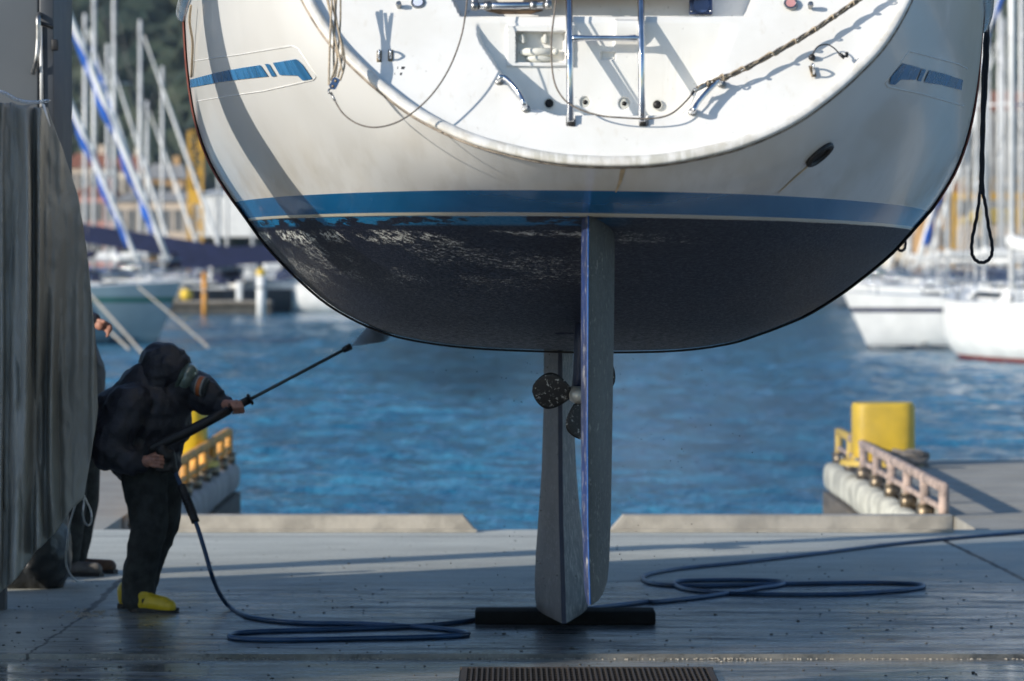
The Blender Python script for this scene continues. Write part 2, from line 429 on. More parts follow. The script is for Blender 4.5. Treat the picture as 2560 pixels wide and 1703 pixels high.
def m_ground():
    t = NT('yard_concrete'); g = t.geo(); sp = t.n('ShaderNodeSeparateXYZ'); t.l(g, sp.inputs[0])
    x, y, z = sp.outputs
    big = t.noise(g, .55, 5); mid = t.noise(t.geo((.8, 2.2, 1)), 1.4, 6, .65); fine = t.noise(g, 45, 5, .7)
    brush = t.noise(t.geo((2.2, 30, 1)), 2.2, 5, .7); grit = t.noise(g, 120, 3)
    dry = t.mix(t.ramp(mid, .3, .7), (.47, .48, .43), (.61, .62, .555))
    dry = t.mix(t.math('MULTIPLY', t.ramp(fine, .35, .65), .35), dry, (.21, .20, .175))
    dry = t.mix(t.math('MULTIPLY', t.ramp(grit, .66, .72), .5), dry, (.5, .46, .36))
    # wetness: the washed area under and in front of the boat
    yy = t.math('ADD', y, t.math('MULTIPLY', t.math('SUBTRACT', big, .5), 2.4))
    xx = t.math('ADD', x, t.math('MULTIPLY', t.math('SUBTRACT', mid, .5), 1.0))
    wet = t.math('MULTIPLY', t.ramp(yy, 23.6, 21.8), t.ramp(xx, -2.9, -1.7))
    wet = t.math('MAXIMUM', wet, t.math('MULTIPLY', t.ramp(y, 18.75, 18.45), .9))
    pud = t.math('MULTIPLY', t.ramp(t.noise(t.geo((.7, 2.6, 1)), 1.8, 7, .68), .36, .60), t.ramp(t.noise(t.geo((3, 26, 1)), 2, 4, .7), .25, .55, .45, 1))
    damp = t.math('MULTIPLY', t.ramp(yy, 26.2, 23.2), .28)
    wt = t.math('MAXIMUM', wet, damp)
    wcol = t.mix(t.ramp(brush, .35, .65), (.026, .027, .030), (.085, .087, .088))
    wcol = t.mix(t.math('MULTIPLY', t.ramp(t.noise(t.geo((.9, 4.5, 1)), 1.6, 7, .7), .50, .62), .75), wcol, (.21, .21, .20))
    wcol = t.mix(t.math('MULTIPLY', t.ramp(t.noise(t.geo((2.5, 9, 1)), 3.1, 6, .75), .56, .66), .8), wcol, (.022, .024, .028))
    wcol = t.mix(t.math('MULTIPLY', t.ramp(grit, .60, .66), .7), wcol, (.02, .02, .02))
    wcol = t.mix(t.math('MULTIPLY', t.ramp(y, 18.7, 18.5), t.ramp(t.noise(t.geo((.8, 5, 1)), 1.7, 6, .7), .42, .56, 0, .8)), wcol, (.30, .28, .245))  # cream reflections on the apron, painted in as tan patches
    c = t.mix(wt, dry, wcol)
    # cracks and joints
    def line(x0, y0, x1, y1, wd, ns=.03):
        dx, dy = x1-x0, y1-y0; L = math.hypot(dx, dy); nx, ny = -dy/L, dx/L
        dd = t.math('ADD', t.math('MULTIPLY', x, nx), t.math('MULTIPLY', y, ny))
        dd = t.math('SUBTRACT', dd, x0*nx+y0*ny)
        dd = t.math('ADD', dd, t.math('MULTIPLY', t.math('SUBTRACT', t.noise(g, 3.5, 5, .7), .5), ns))
        dd = t.math('ABSOLUTE', dd)
        al = t.math('ADD', t.math('MULTIPLY', x, dx/L), t.math('MULTIPLY', y, dy/L)); a0 = (x0*dx+y0*dy)/L
        on = t.math('MULTIPLY', t.math('GREATER_THAN', al, a0), t.math('LESS_THAN', al, a0+L))
        return t.math('MULTIPLY', t.ramp(dd, wd, wd*.4), on)
    a = G(285, 1330); b = G(190, 1420); cr = line(b.x, b.y, a.x, a.y, .03, .10)
    b2 = G(60, 1508); cr = t.math('MAXIMUM', cr, line(b2.x, b2.y, b.x, b.y, .012, .10))
    a = G(2165, 1240); b = G(2440, 1375); cr = t.math('MAXIMUM', cr, line(b.x, b.y, a.x, a.y, .03, .06))
    cr = t.math('MAXIMUM', cr, line(-9, 26.35, 9, 26.35, .03, .05))
    cr = t.math('MAXIMUM', cr, t.math('MULTIPLY', t.ramp(t.math('ABSOLUTE', t.math('SUBTRACT', y, 18.60)), .05, .01), .6))
    c = t.mix(t.math('MULTIPLY', cr, .9), c, (.022, .02, .018))
    rough = t.math('ADD', t.math('MULTIPLY', t.math('MULTIPLY', wt, pud), -.42), .80)
    rough = t.math('MAXIMUM', t.math('SUBTRACT', t.math('SUBTRACT', rough, t.math('MULTIPLY', wt, .22)), t.math('MULTIPLY', t.ramp(y, 18.7, 18.5), .12)), .09)
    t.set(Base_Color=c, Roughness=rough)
    h = t.math('ADD', t.math('MULTIPLY', fine, .6), t.math('ADD', t.math('MULTIPLY', brush, .6), t.math('MULTIPLY', grit, .3)))
    calm = t.math('MAXIMUM', t.math('MULTIPLY', t.ramp(y, 18.70, 18.50), .82), t.math('MULTIPLY', t.math('MULTIPLY', wt, pud), .55))
    h = t.math('MULTIPLY', h, t.math('SUBTRACT', 1.0, calm))
    cw = t.math('MULTIPLY', wt, t.ramp(t.noise(t.geo((.7, 3.4, 1)), 1.6, 8, .74), .41, .54, .05, .85))
    t.l(cw, t.b.inputs['Coat Weight']); t.l(t.math('MAXIMUM', .06, t.math('SUBTRACT', t.ramp(t.noise(t.geo((1.2, 9, 1)), 2.0, 6, .75), .3, .7, .10, .34), t.math('MULTIPLY', t.ramp(y, 18.7, 18.5), .13))), t.b.inputs['Coat Roughness']); t.b.inputs['Coat IOR'].default_value = 1.45
    t.bump(h, .55, .014); return t.m
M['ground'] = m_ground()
def m_pier():
    t = NT('pier_concrete'); g = t.geo(); f = t.noise(g, 1.5, 6, .65); fi = t.noise(g, 30, 4, .7)
    c = t.mix(t.ramp(f, .3, .7), (.27, .255, .22), (.36, .34, .295)); c = t.mix(t.math('MULTIPLY', t.ramp(fi, .4, .7), .3), c, (.2, .19, .16))
    t.set(Base_Color=c, Roughness=.85); t.bump(fi, .3, .01); return t.m
M['pier'] = m_pier()
def m_water():
    t = NT('harbour_water'); n1 = t.noise(t.geo((1.0, .7, 1)), .75, 5, .62, .4); n2 = t.noise(t.geo((1.0, .5, 1)), 3.2, 5, .65, .5)
    n3 = t.noise(t.geo((1, .8, 1)), .22, 3)
    h = t.math('ADD', t.math('MULTIPLY', n1, 1.0), t.math('MULTIPLY', n2, .45))
    c = t.mix(t.ramp(h, .60, .90), (.010, .105, .19), (.04, .20, .31))
    t.set(Base_Color=c, Roughness=.08, IOR=1.28)
    t.bump(h, .8, .26)
    return t.m
M['water'] = m_water()
def m_hill():
    t = NT('hillside_green'); g = t.geo(); f = t.noise(g, .03, 6, .6); f2 = t.noise(g, .22, 4)
    c = t.mix(t.ramp(f, .35, .65), (.03, .045, .036), (.06, .07, .05)); c = t.mix(t.math('MULTIPLY', t.ramp(f2, .55, .7), .4), c, (.11, .09, .06))
    t.set(Base_Color=c, Roughness=.95); t.b.inputs['Specular IOR Level'].default_value = .1; return t.m
M['hill'] = m_hill()
def m_leaf():
    t = NT('far_tree_crowns'); g = t.geo(); f = t.noise(g, .09, 3); f2 = t.noise(g, .9, 4)
    c = t.mix(t.ramp(f, .36, .64), (.02, .038, .032), (.055, .07, .045)); c = t.mix(t.math('MULTIPLY', t.ramp(f2, .45, .65), .35), c, (.07, .065, .045))
    t.set(Base_Color=c, Roughness=.9); t.b.inputs['Specular IOR Level'].default_value = .15; return t.m
M['leaf'] = m_leaf()
M['shore'] = plain('shore_ground', (.20, .18, .15), .9, 0, .3, .1)
M['panel'] = plain('grey_painted_steel', (.13, .142, .15), .5, 0, .08, 1.2)
M['panel_edge'] = plain('dark_steel_edge', (.05, .056, .065), .5, 0, .2, 3)
M['bag'] = plain('black_bin_bag', (.014, .016, .018), .38, 0, .3, 8, .5)
M['shed_wall'] = plain('shed_boards', (.25, .27, .25), .8, 0, .25, 2, .2, stretch=(4, 4, .3))
M['shed_roof'] = plain('shed_roof', (.16, .09, .07), .8, 0, .25, 3)

# ---------------------------------------------------------------- ground, water, shore, hill
mb = MB()
SY = 18.57; EDGE = 27.0; XL = -2.86; XR = 3.26
mb.box((0, (SY+EDGE)/2, -.9), (90, EDGE-SY, 1.8))
o = mb.build('yard_floor', M['ground'], smooth=False); o['kind'] = 'structure'
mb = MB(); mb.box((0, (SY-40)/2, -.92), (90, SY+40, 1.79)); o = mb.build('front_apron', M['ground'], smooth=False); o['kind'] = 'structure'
mb = MB(); mb.box(((XL-.09-45)/2, (EDGE+36)/2, -.9), (XL-.09+45, 36-EDGE, 1.79)); o = mb.build('left_pier', M['pier'], smooth=False); o['kind'] = 'structure'
mb = MB()
# right pier built of slabs with joints
NSL = 7
for i in range(NSL):
    y0 = EDGE+.01+i*(36.3-EDGE)/NSL; y1 = EDGE+(i+1)*(36.3-EDGE)/NSL-.035
    mb.box((XR+.09+21, (y0+y1)/2, -.9), (42, y1-y0, 1.795))
mb.box((XR+21.13, (EDGE+36.3)/2, -1.0), (41.9, 36.2-EDGE, 1.9))
o = mb.build('right_pier', M['pier'], smooth=False); o['kind'] = 'structure'
WZ = -1.0
NRW, NCW = 860, 420
Dw = 26*np.exp(np.linspace(0, math.log(330/26), NRW)); Aw = np.linspace(-.19, .19, NCW)
Yw = np.repeat(Dw[:, None], NCW, 1); Xw = Yw*Aw[None, :]; Zw = np.zeros_like(Xw); rs = np.random.RandomState(4)
for k in range(34):
    lam = 10**rs.uniform(math.log10(.28), math.log10(2.0)); th = rs.normal(R(68), R(26)); kk = 2*math.pi/lam
    amp = .0105*lam**.9*rs.uniform(.6, 1.2)
    sp = Yw*math.log(330/26)/NRW*3.2
    fade = np.clip(lam/sp-.5, 0, 1)
    ph = kk*(Xw*math.cos(th)+Yw*math.sin(th))+rs.uniform(0, 6.28)+.8*np.sin(Xw*.21+k)+.8*np.sin(Yw*.17+2*k)
    Zw += amp*fade*(np.sin(ph)+.25*np.sin(2*ph+.6))*(.75+.25*np.sin(Xw*.35+Yw*.22+k))
Pw = np.stack([Xw, Yw, Zw+WZ], -1).reshape(-1, 3)
ii = (np.arange(NRW-1)[:, None]*NCW+np.arange(NCW-1)[None, :]).reshape(-1)
Fw = np.stack([ii, ii+1, ii+NCW+1, ii+NCW], 1)
me = bpy.data.meshes.new('water'); nv = len(Pw)
ext = np.array([(-400, 10, WZ-.05), (400, 10, WZ-.05), (400, 330, WZ-.05), (-400, 330, WZ-.05)], dtype=float)
Pw = np.concatenate([Pw, ext]); Fw = np.concatenate([Fw, [[nv, nv+1, nv+2, nv+3]]])
me.vertices.add(len(Pw)); me.vertices.foreach_set('co', Pw.astype(np.float32).ravel())
me.loops.add(Fw.size); me.loops.foreach_set('vertex_index', Fw.astype(np.int32).ravel())
me.polygons.add(len(Fw)); me.polygons.foreach_set('loop_start', np.arange(0, Fw.size, 4, dtype=np.int32)); me.polygons.foreach_set('loop_total', np.full(len(Fw), 4, dtype=np.int32))
me.polygons.foreach_set('use_smooth', [True]*len(Fw)); me.update(); me.validate(); me.materials.append(M['water'])
o = bpy.data.objects.new('water', me); COL.objects.link(o); o['kind'] = 'structure'
mb = MB(); mb.box((0, 800, -.9), (2400, 1080, 2.6)); o = mb.build('far_shore', M['shore'], smooth=False); o['kind'] = 'structure'
# hill
def hillz(x, y):
    t = sstep(330, 760, y)
    base = 1+120*t*(1+.12*math.sin(x*.006+1))
    return base+9*noise.noise(Vector((x*.012, y*.012, 0)))*t*2+4*noise.noise(Vector((x*.04, y*.04, 3)))*t
mb = MB(); nx, ny = 110, 50; vs = []; fs = []
for j in range(ny+1):
    for i in range(nx+1):
        x = -450+900*i/nx; y = 325+500*j/ny; vs.append((x, y, hillz(x, y)))
for j in range(ny):
    for i in range(nx):
        a = j*(nx+1)+i; fs.append((a, a+1, a+nx+2, a+nx+1))
mb.add(vs, fs); o = mb.build('hill', M['hill']); o['kind'] = 'structure'
mb = MB(); icov = []
import bmesh
bm = bmesh.new(); bmesh.ops.create_icosphere(bm, subdivisions=2, radius=1); bm.verts.index_update()
icov = [v.co.copy() for v in bm.verts]; icof = [tuple(v.index for v in f.verts) for f in bm.faces]; bm.free()
rg = random.Random(3)
cnt = 0
for side in ((-1, 2200), (1, 1300)):
    for k in range(side[1]):
        D = 350+rg.random()**1.2*260
        if side[0] < 0: px = rg.uniform(40, 560)
        else: px = rg.uniform(2180, 2600)
        x = (px-1280)/FPX*D; z = hillz(x, D); r = rg.uniform(1.1, 3.4)*(.8+D/1200)
        sd = rg.random()*50
        c = Vector((x, D, z+r*.6))
        vs = [c+v*r*(1+.55*noise.noise(v*2.1+Vector((sd, 0, 0))))*1.0 for v in icov]
        mb.add(vs, icof); cnt += 1
o = mb.build('hillside_wood', M['leaf'], smooth=False); o['kind'] = 'stuff'; o['label'] = 'dark green wood covering the far hillside'; o['category'] = 'wood'

# ---------------------------------------------------------------- buildings on the shore and hill
def house(vx0, vx1, vy0, vy1, D, wall, roofm, label, storeys=3, cols=4, roofh=.18, deep=8, cat='building', win=True, down=0):
    a = W(vx0, vy0, D); b = W(vx1, vy1, D); wd = b.x-a.x; ht = a.z-b.z+down; cx = (a.x+b.x)/2; z0 = b.z-down
    t = thing('house' if cat == 'building' else cat.replace(' ', '_'), label, cat, (cx, D+deep/2, z0))
    rh = ht*roofh
    m = MB(); m.box((cx, D+deep/2, z0+(ht-rh)/2), (wd, deep, ht-rh)); m.build('wall', wall, t, False)
    m = MB(); e = .25
    x0, x1, y0, y1, zb, zt = a.x-e, b.x+e, D-e, D+deep+e, z0+ht-rh+.003, z0+ht
    m.add([(x0, y0, zb), (x1, y0, zb), (x1, y1, zb), (x0, y1, zb), (x0+wd*.2, (y0+y1)/2, zt), (x1-wd*.2, (y0+y1)/2, zt)],
          [(0, 1, 5, 4), (1, 2, 5), (2, 3, 4, 5), (3, 0, 4), (3, 2, 1, 0)])
    rf = m.build('roof', roofm, t, False)
    m = MB(); m.box((cx+wd*.22, D+deep*.5, z0+ht+.1), (.6, .6, 1.2)); m.build('chimney', wall, rf, False)
    if win:
        wh = (ht-rh)/storeys
        for j in range(storeys):
            for i in range(cols):
                wx = a.x+wd*(i+.5)/cols; wz = z0+wh*(j+.55)
                m = MB(); m.box((wx, D-.02, wz), (wd/cols*.42, .1, wh*.5)); wo = m.build('window', M['pane'], t, False)
                m = MB(); m.box((wx-wd/cols*.30, D-.03, wz), (wd/cols*.15, .08, wh*.54)); m.box((wx+wd/cols*.30, D-.03, wz), (wd/cols*.15, .08, wh*.54))
                m.build('shutter', M['greywall'], wo, False)
    return t
house(348, 386, 212, 268, 420, M['cream_wall'], M['roof'], 'tall cream house standing alone on the wooded hillside', 3, 2, .12, 8, down=8)
house(386, 436, 206, 262, 440, M['greywall'], M['roof'], 'low grey house beside the cream one on the wooded slope', 2, 3, .15, 10, down=8)
house(150, 250, 350, 425, 330, M['cream_wall'], M['roof'], 'long cream house at the foot of the hill nearest the tarpaulin', 2, 4, .2, 8, down=4)
house(255, 330, 355, 405, 345, M['cream'], M['roof'], 'pale cream house with terracotta roof between the slanting masts', 2, 3, .2, 8, down=6)
house(170, 262, 428, 500, 300, M['pink'], M['roof'], 'salmon pink waterfront house behind the navy boat awnings', 2, 4, .12, 7, down=4)
house(330, 425, 375, 440, 340, M['ochre'], M['greywall'], 'ochre waterfront building left of the yellow crane', 2, 4, .15, 7, down=7)
house(455, 640, 436, 466, 262, M['white'], M['white'], 'white flat roofed harbour shed right of the yellow crane', 1, 5, .1, 6, win=False, down=2.4)
house(262, 450, 440, 500, 285, M['cream_wall'], M['greywall'], 'grey roofed quay building behind the left masts', 1, 7, .2, 7, down=2)
house(2235, 2420, 478, 615, 270, M['cream_wall'], M['yellow_old'], 'beige quay warehouse with a yellow band along its eaves', 1, 4, .18, 8, down=2)
house(2120, 2232, 415, 600, 290, M['ochre'], M['roof'], 'orange brown house behind the right hand masts', 3, 3, .12, 8, down=2)
house(2150, 2420, 205, 440, 330, M['greywall'], M['roof'], 'grey stone block with terracotta roof on the right shore', 4, 8, .1, 8, down=10)
house(2050, 2150, 470, 600, 300, M['cream'], M['roof'], 'cream cottage partly hidden by the hull on the right', 2, 3, .2, 8, down=2)
def crane(vx, vy0, vy1, wpx, D, label, jib=True):
    a = W(vx, vy0, D); b = W(vx, vy1, D); wd = wpx*K/FPX*D; z0 = b.z-4; ht = a.z-z0
    t = thing('tower_crane', label, 'crane', (a.x, D, z0)); m = MB()
    for sx in (-1, 1):
        for sy in (-1, 1): m.box((a.x+sx*wd/2, D+sy*wd/2, z0+ht/2), (wd*.16, wd*.16, ht))
    m.build('tower_leg', M['yellow_crane'], t, False)
    m = MB(); n = int(ht/wd)
    for i in range(n):
        zz0 = z0+ht*i/n; zz1 = z0+ht*(i+1)/n
        s = 1 if i % 2 else -1
        for dy in (-.5, .5):
            m.cyl((a.x-s*wd/2, D+dy*wd, zz0), (a.x+s*wd/2, D+dy*wd, zz1), wd*.06, n=6)
            m.cyl((a.x-wd/2, D+dy*wd, zz1), (a.x+wd/2, D+dy*wd, zz1), wd*.06, n=6)
    o = m.build('lattice', M['yellow_crane'], t, False); o['kind'] = 'stuff'
    m = MB(); m.box((a.x, D, z0+ht*.55), (wd*1.15, wd*1.15, wd*1.1)); m.build('machine_house', M['yellow_crane'], t, False)
    return t
crane(450, 302, 505, 30, 255, 'yellow lattice harbour crane behind the moored boats')
# yellow gantry on the right shore
g0 = W(2190, 452, 262); g1 = W(2420, 470, 262)
t = thing('gantry', 'yellow steel gantry standing in front of the beige quay warehouse', 'gantry', (g0.x, 262, .4)); m = MB()
m.box(((g0.x+g1.x)/2, 262, g0.z), (g1.x-g0.x, .5, .5)); m.build('beam', M['yellow_crane'], t, False)
for fx in (0.02, .35, .68, .98):
    x = lerp(g0.x, g1.x, fx); m = MB(); m.box((x, 262, (g0.z+.4)/2), (.35, .35, g0.z-.4-.5)); m.build('leg', M['yellow_crane'], t, False)
m = MB()
for i in range(14):
    x = lerp(g0.x, g1.x, (i+.5)/14); m.box((x, 261.9, g0.z+.75), (.08, .08, 1.0))
m.box(((g0.x+g1.x)/2, 261.9, g0.z+1.2), (g1.x-g0.x, .08, .08)); m.build('handrail', M['yellow_crane'], t, False)

# ---------------------------------------------------------------- moored boats
def yacht(loc, rz, L, B, F, hullm, label, mast=14, mastx=.08, cover=None, forest=True, furl=None, stripe=None, boot=None, hood=None, awning=None, motor=False, ring=False, group='boats moored in the marina', name='sailing_yacht', rg=random.Random(5)):
    """origin at the waterline amidships, bow towards local +x"""
    t = thing(name, label, 'motor boat' if motor else 'sailing boat', loc, rz, group)
    rings = []; sheer = []; NS = 15
    for i in range(NS):
        s = i/(NS-1); x = -L/2+L*s
        bw = B/2*(math.sin(math.pi*min(1, (s*.62+.38)))**.75 if s < 1 else 0.0)
        if s > .985: bw = .03
        bw = B/2*max(.02, (1-max(0, (s-.45)/.55)**2.3))*(1-.22*max(0, (.35-s)/.35)**2)
        sh = F*(1+.28*max(0, s-.4)**1.5*1.6+.04*(1-s))
        dr = -.35*math.sin(math.pi*min(1, .12+s*.95)) if not motor else -.3*(1-s*.6)
        rk = max(0, s-.7)/.3
        ring_ = []
        for k in range(13):
            u = -1+2*k/12; au = abs(u)
            yy = math.copysign(bw*math.sin(min(1, au*1.25)*math.pi/2)**.8, u) if au > 0 else 0
            zz = dr+(sh-dr)*(au**2.0)
            xx = x+rk*(zz/F)*.55*min(1.3, F)-(rk*.5)
            ring_.append(Vector((xx, yy, zz)))
        rings.append(ring_); sheer.append((ring_[0].copy(), ring_[-1].copy()))
    m = MB(); m.loft(rings, False)
    m.add(rings[0], [tuple(range(13))])
    m.build('hull', hullm, t, True, True, 40)
    m = MB(); vs = []
    for a, b in sheer: vs += [(a.x, a.y, a.z-.02), ((a.x+b.x)/2, 0, a.z+.08), (b.x, b.y, b.z-.02)]
    fs = []
    for i in range(NS-1):
        for k in range(2): fs.append((i*3+k, i*3+k+1, i*3+k+4, i*3+k+3))
    m.add(vs, fs); m.build('deck', M['white'], t, True, True)
    def band(z0, z1, mat, nm):
        m = MB(); A = []; Bq = []
        for sgn in (0, 1):
            top = []; bot = []
            for r in rings:
                half = r[:7][::-1] if sgn == 0 else r[6:]
                def at(z):
                    for q in range(len(half)-1):
                        if half[q].z <= z <= half[q+1].z:
                            f = (z-half[q].z)/(half[q+1].z-half[q].z+1e-9); p = half[q].lerp(half[q+1], f)
                            p = p.copy(); p.y *= 1.0; p.y += (.015 if sgn else -.015); return p
                    return half[-1]
                top.append(at(z1)); bot.append(at(z0))
            m.loft([bot, top], False)
        m.build(nm, mat, t, True, True)
    if boot: band(.02, .16, boot, 'boot_stripe')
    if stripe: band(F*.80, F*.9, stripe, 'sheer_stripe')
    # cabin
    m = MB(); cr = []
    for s, h in ((-.16, .0), (-.15, .42), (.12, .38), (.22, .05)):
        x = L*s; cw = B*.28
        cr.append([Vector((x, -cw, F+.02)), Vector((x, -cw*.85, F+.02+h)), Vector((x, cw*.85, F+.02+h)), Vector((x, cw, F+.02))])
    m.loft(cr, False)
    if motor:
        m.box((-.05*L, 0, F+.75), (L*.3, B*.6, 1.3), None, .12)
    cb = m.build('cabin', M['white'], t, False, True)
    for sgn in (-1, 1):
        zc = F+.24 if not motor else F+.95
        m = MB(); m.box((-.01*L, sgn*B*(.262 if not motor else .302), zc), (L*.2, .05, .16 if not motor else .5)); m.build('window', M['glass'], cb, False, True)
    if motor: m = MB(); m.box((.10*L+.005, 0, F+1.0), (.06, B*.5, .5)); m.build('windscreen', M['glass'], cb, False, True)
    # guard rail
    m = MB()
    for sgn in (0, 1):
        line = []
        for i in range(1, NS-1):
            p = sheer[i][sgn]; q = Vector((p.x, p.y*.97, p.z+.6)); line.append(q)
            if i % 2: m.cyl((p.x, p.y*.97, p.z-.02), q, .018, n=5)
        m.tube(line, .012, 5)
    pb = sheer[-1][0]
    m.tube([sheer[-3][0]+Vector((0, 0, .65)), pb+Vector((-.05, 0, .75)), sheer[-3][1]+Vector((0, 0, .65))], .03, 6)
    m.tube([sheer[0][0]+Vector((0, 0, .65)), sheer[0][1]+Vector((0, 0, .65))], .03, 6)
    m.build('guard_rail', M['steel'], t, True, True)
    if not motor and mast:
        mx = L*mastx
        m = MB(); m.tube([(mx, 0, F+.2), (mx, 0, F+mast)], .10, 10)
        ms = m.build('mast', M['alu'], t, True, True)
        m = MB()
        for hh in (.38, .68):
            m = MB(); m.cyl((mx, -1.0, F+mast*hh), (mx, 1.0, F+mast*hh), .035, n=6); m.build('spreader', M['alu'], ms, True, True)
        m = MB(); m.cyl((mx-.1, 0, F+1.35), (mx-L*.36, 0, F+1.4), .07, n=8); m.build('boom', M['alu'], t, True, True)
        if cover:
            m = MB(); pts = [(mx+.05, 0, F+1.9), (mx-.3, 0, F+1.72), (mx-L*.18, 0, F+1.6), (mx-L*.35, 0, F+1.5)]
            m.tube(spline(pts, 4), [.10+.12*math.sin(math.pi*(i/12)*.8+.5) for i in range(13)], 10); m.build('sail_cover', cover, t, True, True)
        m = MB()
        for sy in (-1, 1):
            m.tube([(mx-.1, sy*B*.44, F), (mx, sy*1.0, F+mast*.38), (mx, sy*1.0, F+mast*.68), (mx, 0, F+mast*.98)], .014, 5)
            m.tube([(mx-.3, sy*B*.44, F), (mx, 0, F+mast*.38)], .012, 5)
        m.tube([(-L*.49, 0, F+.1), (mx, 0, F+mast)], .014, 5)
        m.build('rigging', M['wire'], t, True, True)
        top = Vector((mx+.05, 0, F+mast*.97)); bw = Vector((L*.485+.25, 0, F*1.28+.1))
        m = MB(); n = 12
        pts = [bw.lerp(top, .03+.94*i/n) for i in range(n+1)]
        m.tube(pts, [.05+.065*math.sin(math.pi*min(1, .15+i/n*.9)) for i in range(n+1)], 8) if forest else m.tube(pts, .014, 5)
        fs_ = m.build('furled_genoa' if forest else 'forestay', M['white'] if forest else M['wire'], t, True, True)
        if furl:
            m = MB(); pts = [bw.lerp(top, .10+.8*i/30)+Vector((-.13+.05*math.sin(i*.9), .05*math.cos(i*.9), 0)) for i in range(31)]
            m.tube(pts, [.09+.05*math.sin(i*1.3) for i in range(31)], 8); m.build('blue_strip', furl, fs_, True, True)
    if hood:
        m = MB(); cr = []
        for s, h, wd in ((-.10, .0, .30), (-.12, .55, .28), (-.22, .72, .29), (-.24, .68, .30)):
            cr.append([Vector((L*s, B*wd*math.cos(a), F+.3+h*math.sin(a))) for a in [math.pi*k/8 for k in range(9)]])
        m.loft(cr, False); m.build('sprayhood', hood, t, True, True)
    if awning:
        m = MB(); x0, x1 = awning[1], awning[2]; vs = []
        for x in np.linspace(x0, x1, 7):
            zr = F+awning[3]-.35*((x-x0)/(x1-x0))*awning[4]
            vs.append([Vector((x, -B*.55, zr-.95)), Vector((x, -B*.3, zr-.5)), Vector((x, 0, zr)), Vector((x, B*.3, zr-.5)), Vector((x, B*.55, zr-.95))])
        m.loft(vs, False); m.build('awning', awning[0], t, False, True)
    if ring:
        m = MB(); c = Vector((-L*.44, B*.3, F+.55)); pts = [c+Vector((0, .3*math.cos(a), .3*math.sin(a))) for a in [2*math.pi*k/16 for k in range(17)]]
        m.tube(pts, .085, 8, False); m.build('lifebuoy', M['orange'], t, True, True)
    # deck clutter: winches, hatches, fenders
    for k in range(5):
        x = L*(-.4+.16*k); y = (1 if k % 2 else -1)*B*.3; m = MB(); m.cyl((x, y, F+.04), (x, y, F+.25), .09, .07, 8); m.build('winch', M['dull_steel'], t, True, True)
    m = MB(); m.box((L*.3, 0, F*1.1+.12), (.5, .5, .1)); m.build('hatch', M['glass'], t, True, True)
    for k in range(3):
        s = -.25+.22*k; y = -B*.5
        m = MB(); m.cap((L*s, y-.02, F*.42), .11, (L*s, y-.04, F*.85), .11, 8); m.build('fender', M['white'] if k % 2 else M['navy'], t, True, True)
    return t
def at(vx, D, z=WZ): return ((vx*K-1280)/FPX*D, D, z)
# left group (bows to the right: rz 0 => bow +x)
HL = 11.5
yacht(at(45, 128), R(-6), 10.5, 3.3, 1.75, M['greyblue'], 'grey blue yacht with a furled white headsail, nearest the hanging tarpaulin', 15, -.04, M['navy'], True, M['blue_canvas'], M['teal'], M['navy'], M['navy'], (M['navy'], -5, .4, 2.6, .2))
yacht(at(-10, 150), R(-3), 12, 3.6, 1.4, M['white'], 'white yacht with blue stripped headsail just behind the grey blue one', 15, .0, M['blue_canvas'], True, M['blue_canvas'], M['navy'], M['red'], M['navy'], (M['navy'], -6, .2, 3.0, .2))
yacht(at(290, 201), R(-8), 11, 3.5, 1.3, M['white'], 'white yacht under a broad navy awning left of the orange post', 16, -.16, M['navy'], False, None, None, M['navy'], M['navy'], (M['navy'], -3.6, 5.9, 3.6, 4.2))
yacht(at(445, 196), R(200), 10, 3.3, 1.2, M['blackhull'], 'low dark hulled boat lying behind the pontoon', 0, .1, M['navy'], False, None, None, None, M['navy'], (M['navy'], -4.6, 1.0, 2.4, 1.0))
yacht(at(735, 198), R(172), 9.5, 3.2, 1.45, M['white'], 'white stern of a motor boat right of the yellow capped post', 0, .1, None, False, None, M['white'], None, None, None, True, name='motor_boat')
yacht(at(560, 232), R(-8), 10, 3.3, 1.3, M['white'], 'white cabin cruiser moored beyond the pontoon', 0, .1, None, False, None, None, None, None, None, True, name='motor_boat')
yacht(at(690, 240), R(10), 12, 3.6, 1.4, M['white'], 'white cruiser mostly hidden behind the dark hull bottom', 0, .1, M['navy'], False, None, M['navy'], None, M['navy'], None, True, name='motor_boat')
yacht(at(262, 215), R(100), 11, 3.5, 1.3, M['white'], 'white yacht end on with an upright bare mast', 17, .0, M['white'], False, None, None, None, M['navy'], None)
yacht(at(300, 228), R(-4), 12, 3.6, 1.3, M['white'], 'white yacht with slender forestay in front of the pink house', 16, .05, M['white'], True, None, M['navy'], None, M['blue_canvas'], None)
yacht(at(520, 214), R(185), 9, 3.0, 1.2, M['cream'], 'cream motor boat beyond the orange post', 0, .1, None, False, None, None, None, None, None, True, name='motor_boat')
# right group (bows to the left)
yacht(at(2352, 107), R(100), 11.5, 3.9, 1.62, M['white'], 'large white yacht with a red waterline at the right edge', 15, .08, M['white'], False, None, None, M['red'], None, None)
yacht(at(2405, 119), R(190), 12.5, 3.6, 1.5, M['white'], 'white yacht pointing left with an anchor on its bow', 17, .02, M['white'], True, None, M['navy'], M['navy'], M['navy'], None, ring=False)
yacht(at(2120, 215), R(176), 10.5, 3.4, 1.15, M['greyhull'], 'grey hulled yacht half hidden by the hull bottom on the right', 14, .06, M['white'], True, None, None, None, M['navy'], None, ring=True)
yacht(at(2330, 160), R(180), 12, 3.6, 1.4, M['white'], 'white yacht with a long white sail cover in the middle row', 18, .1, M['white'], True, None, None, None, M['blue_canvas'], None, ring=True)
yacht(at(2200, 190), R(186), 11, 3.5, 1.35, M['white'], 'white yacht with navy sprayhood below the hanging rope loop', 16, .04, M['white'], True, None, None, None, M['navy'], None)
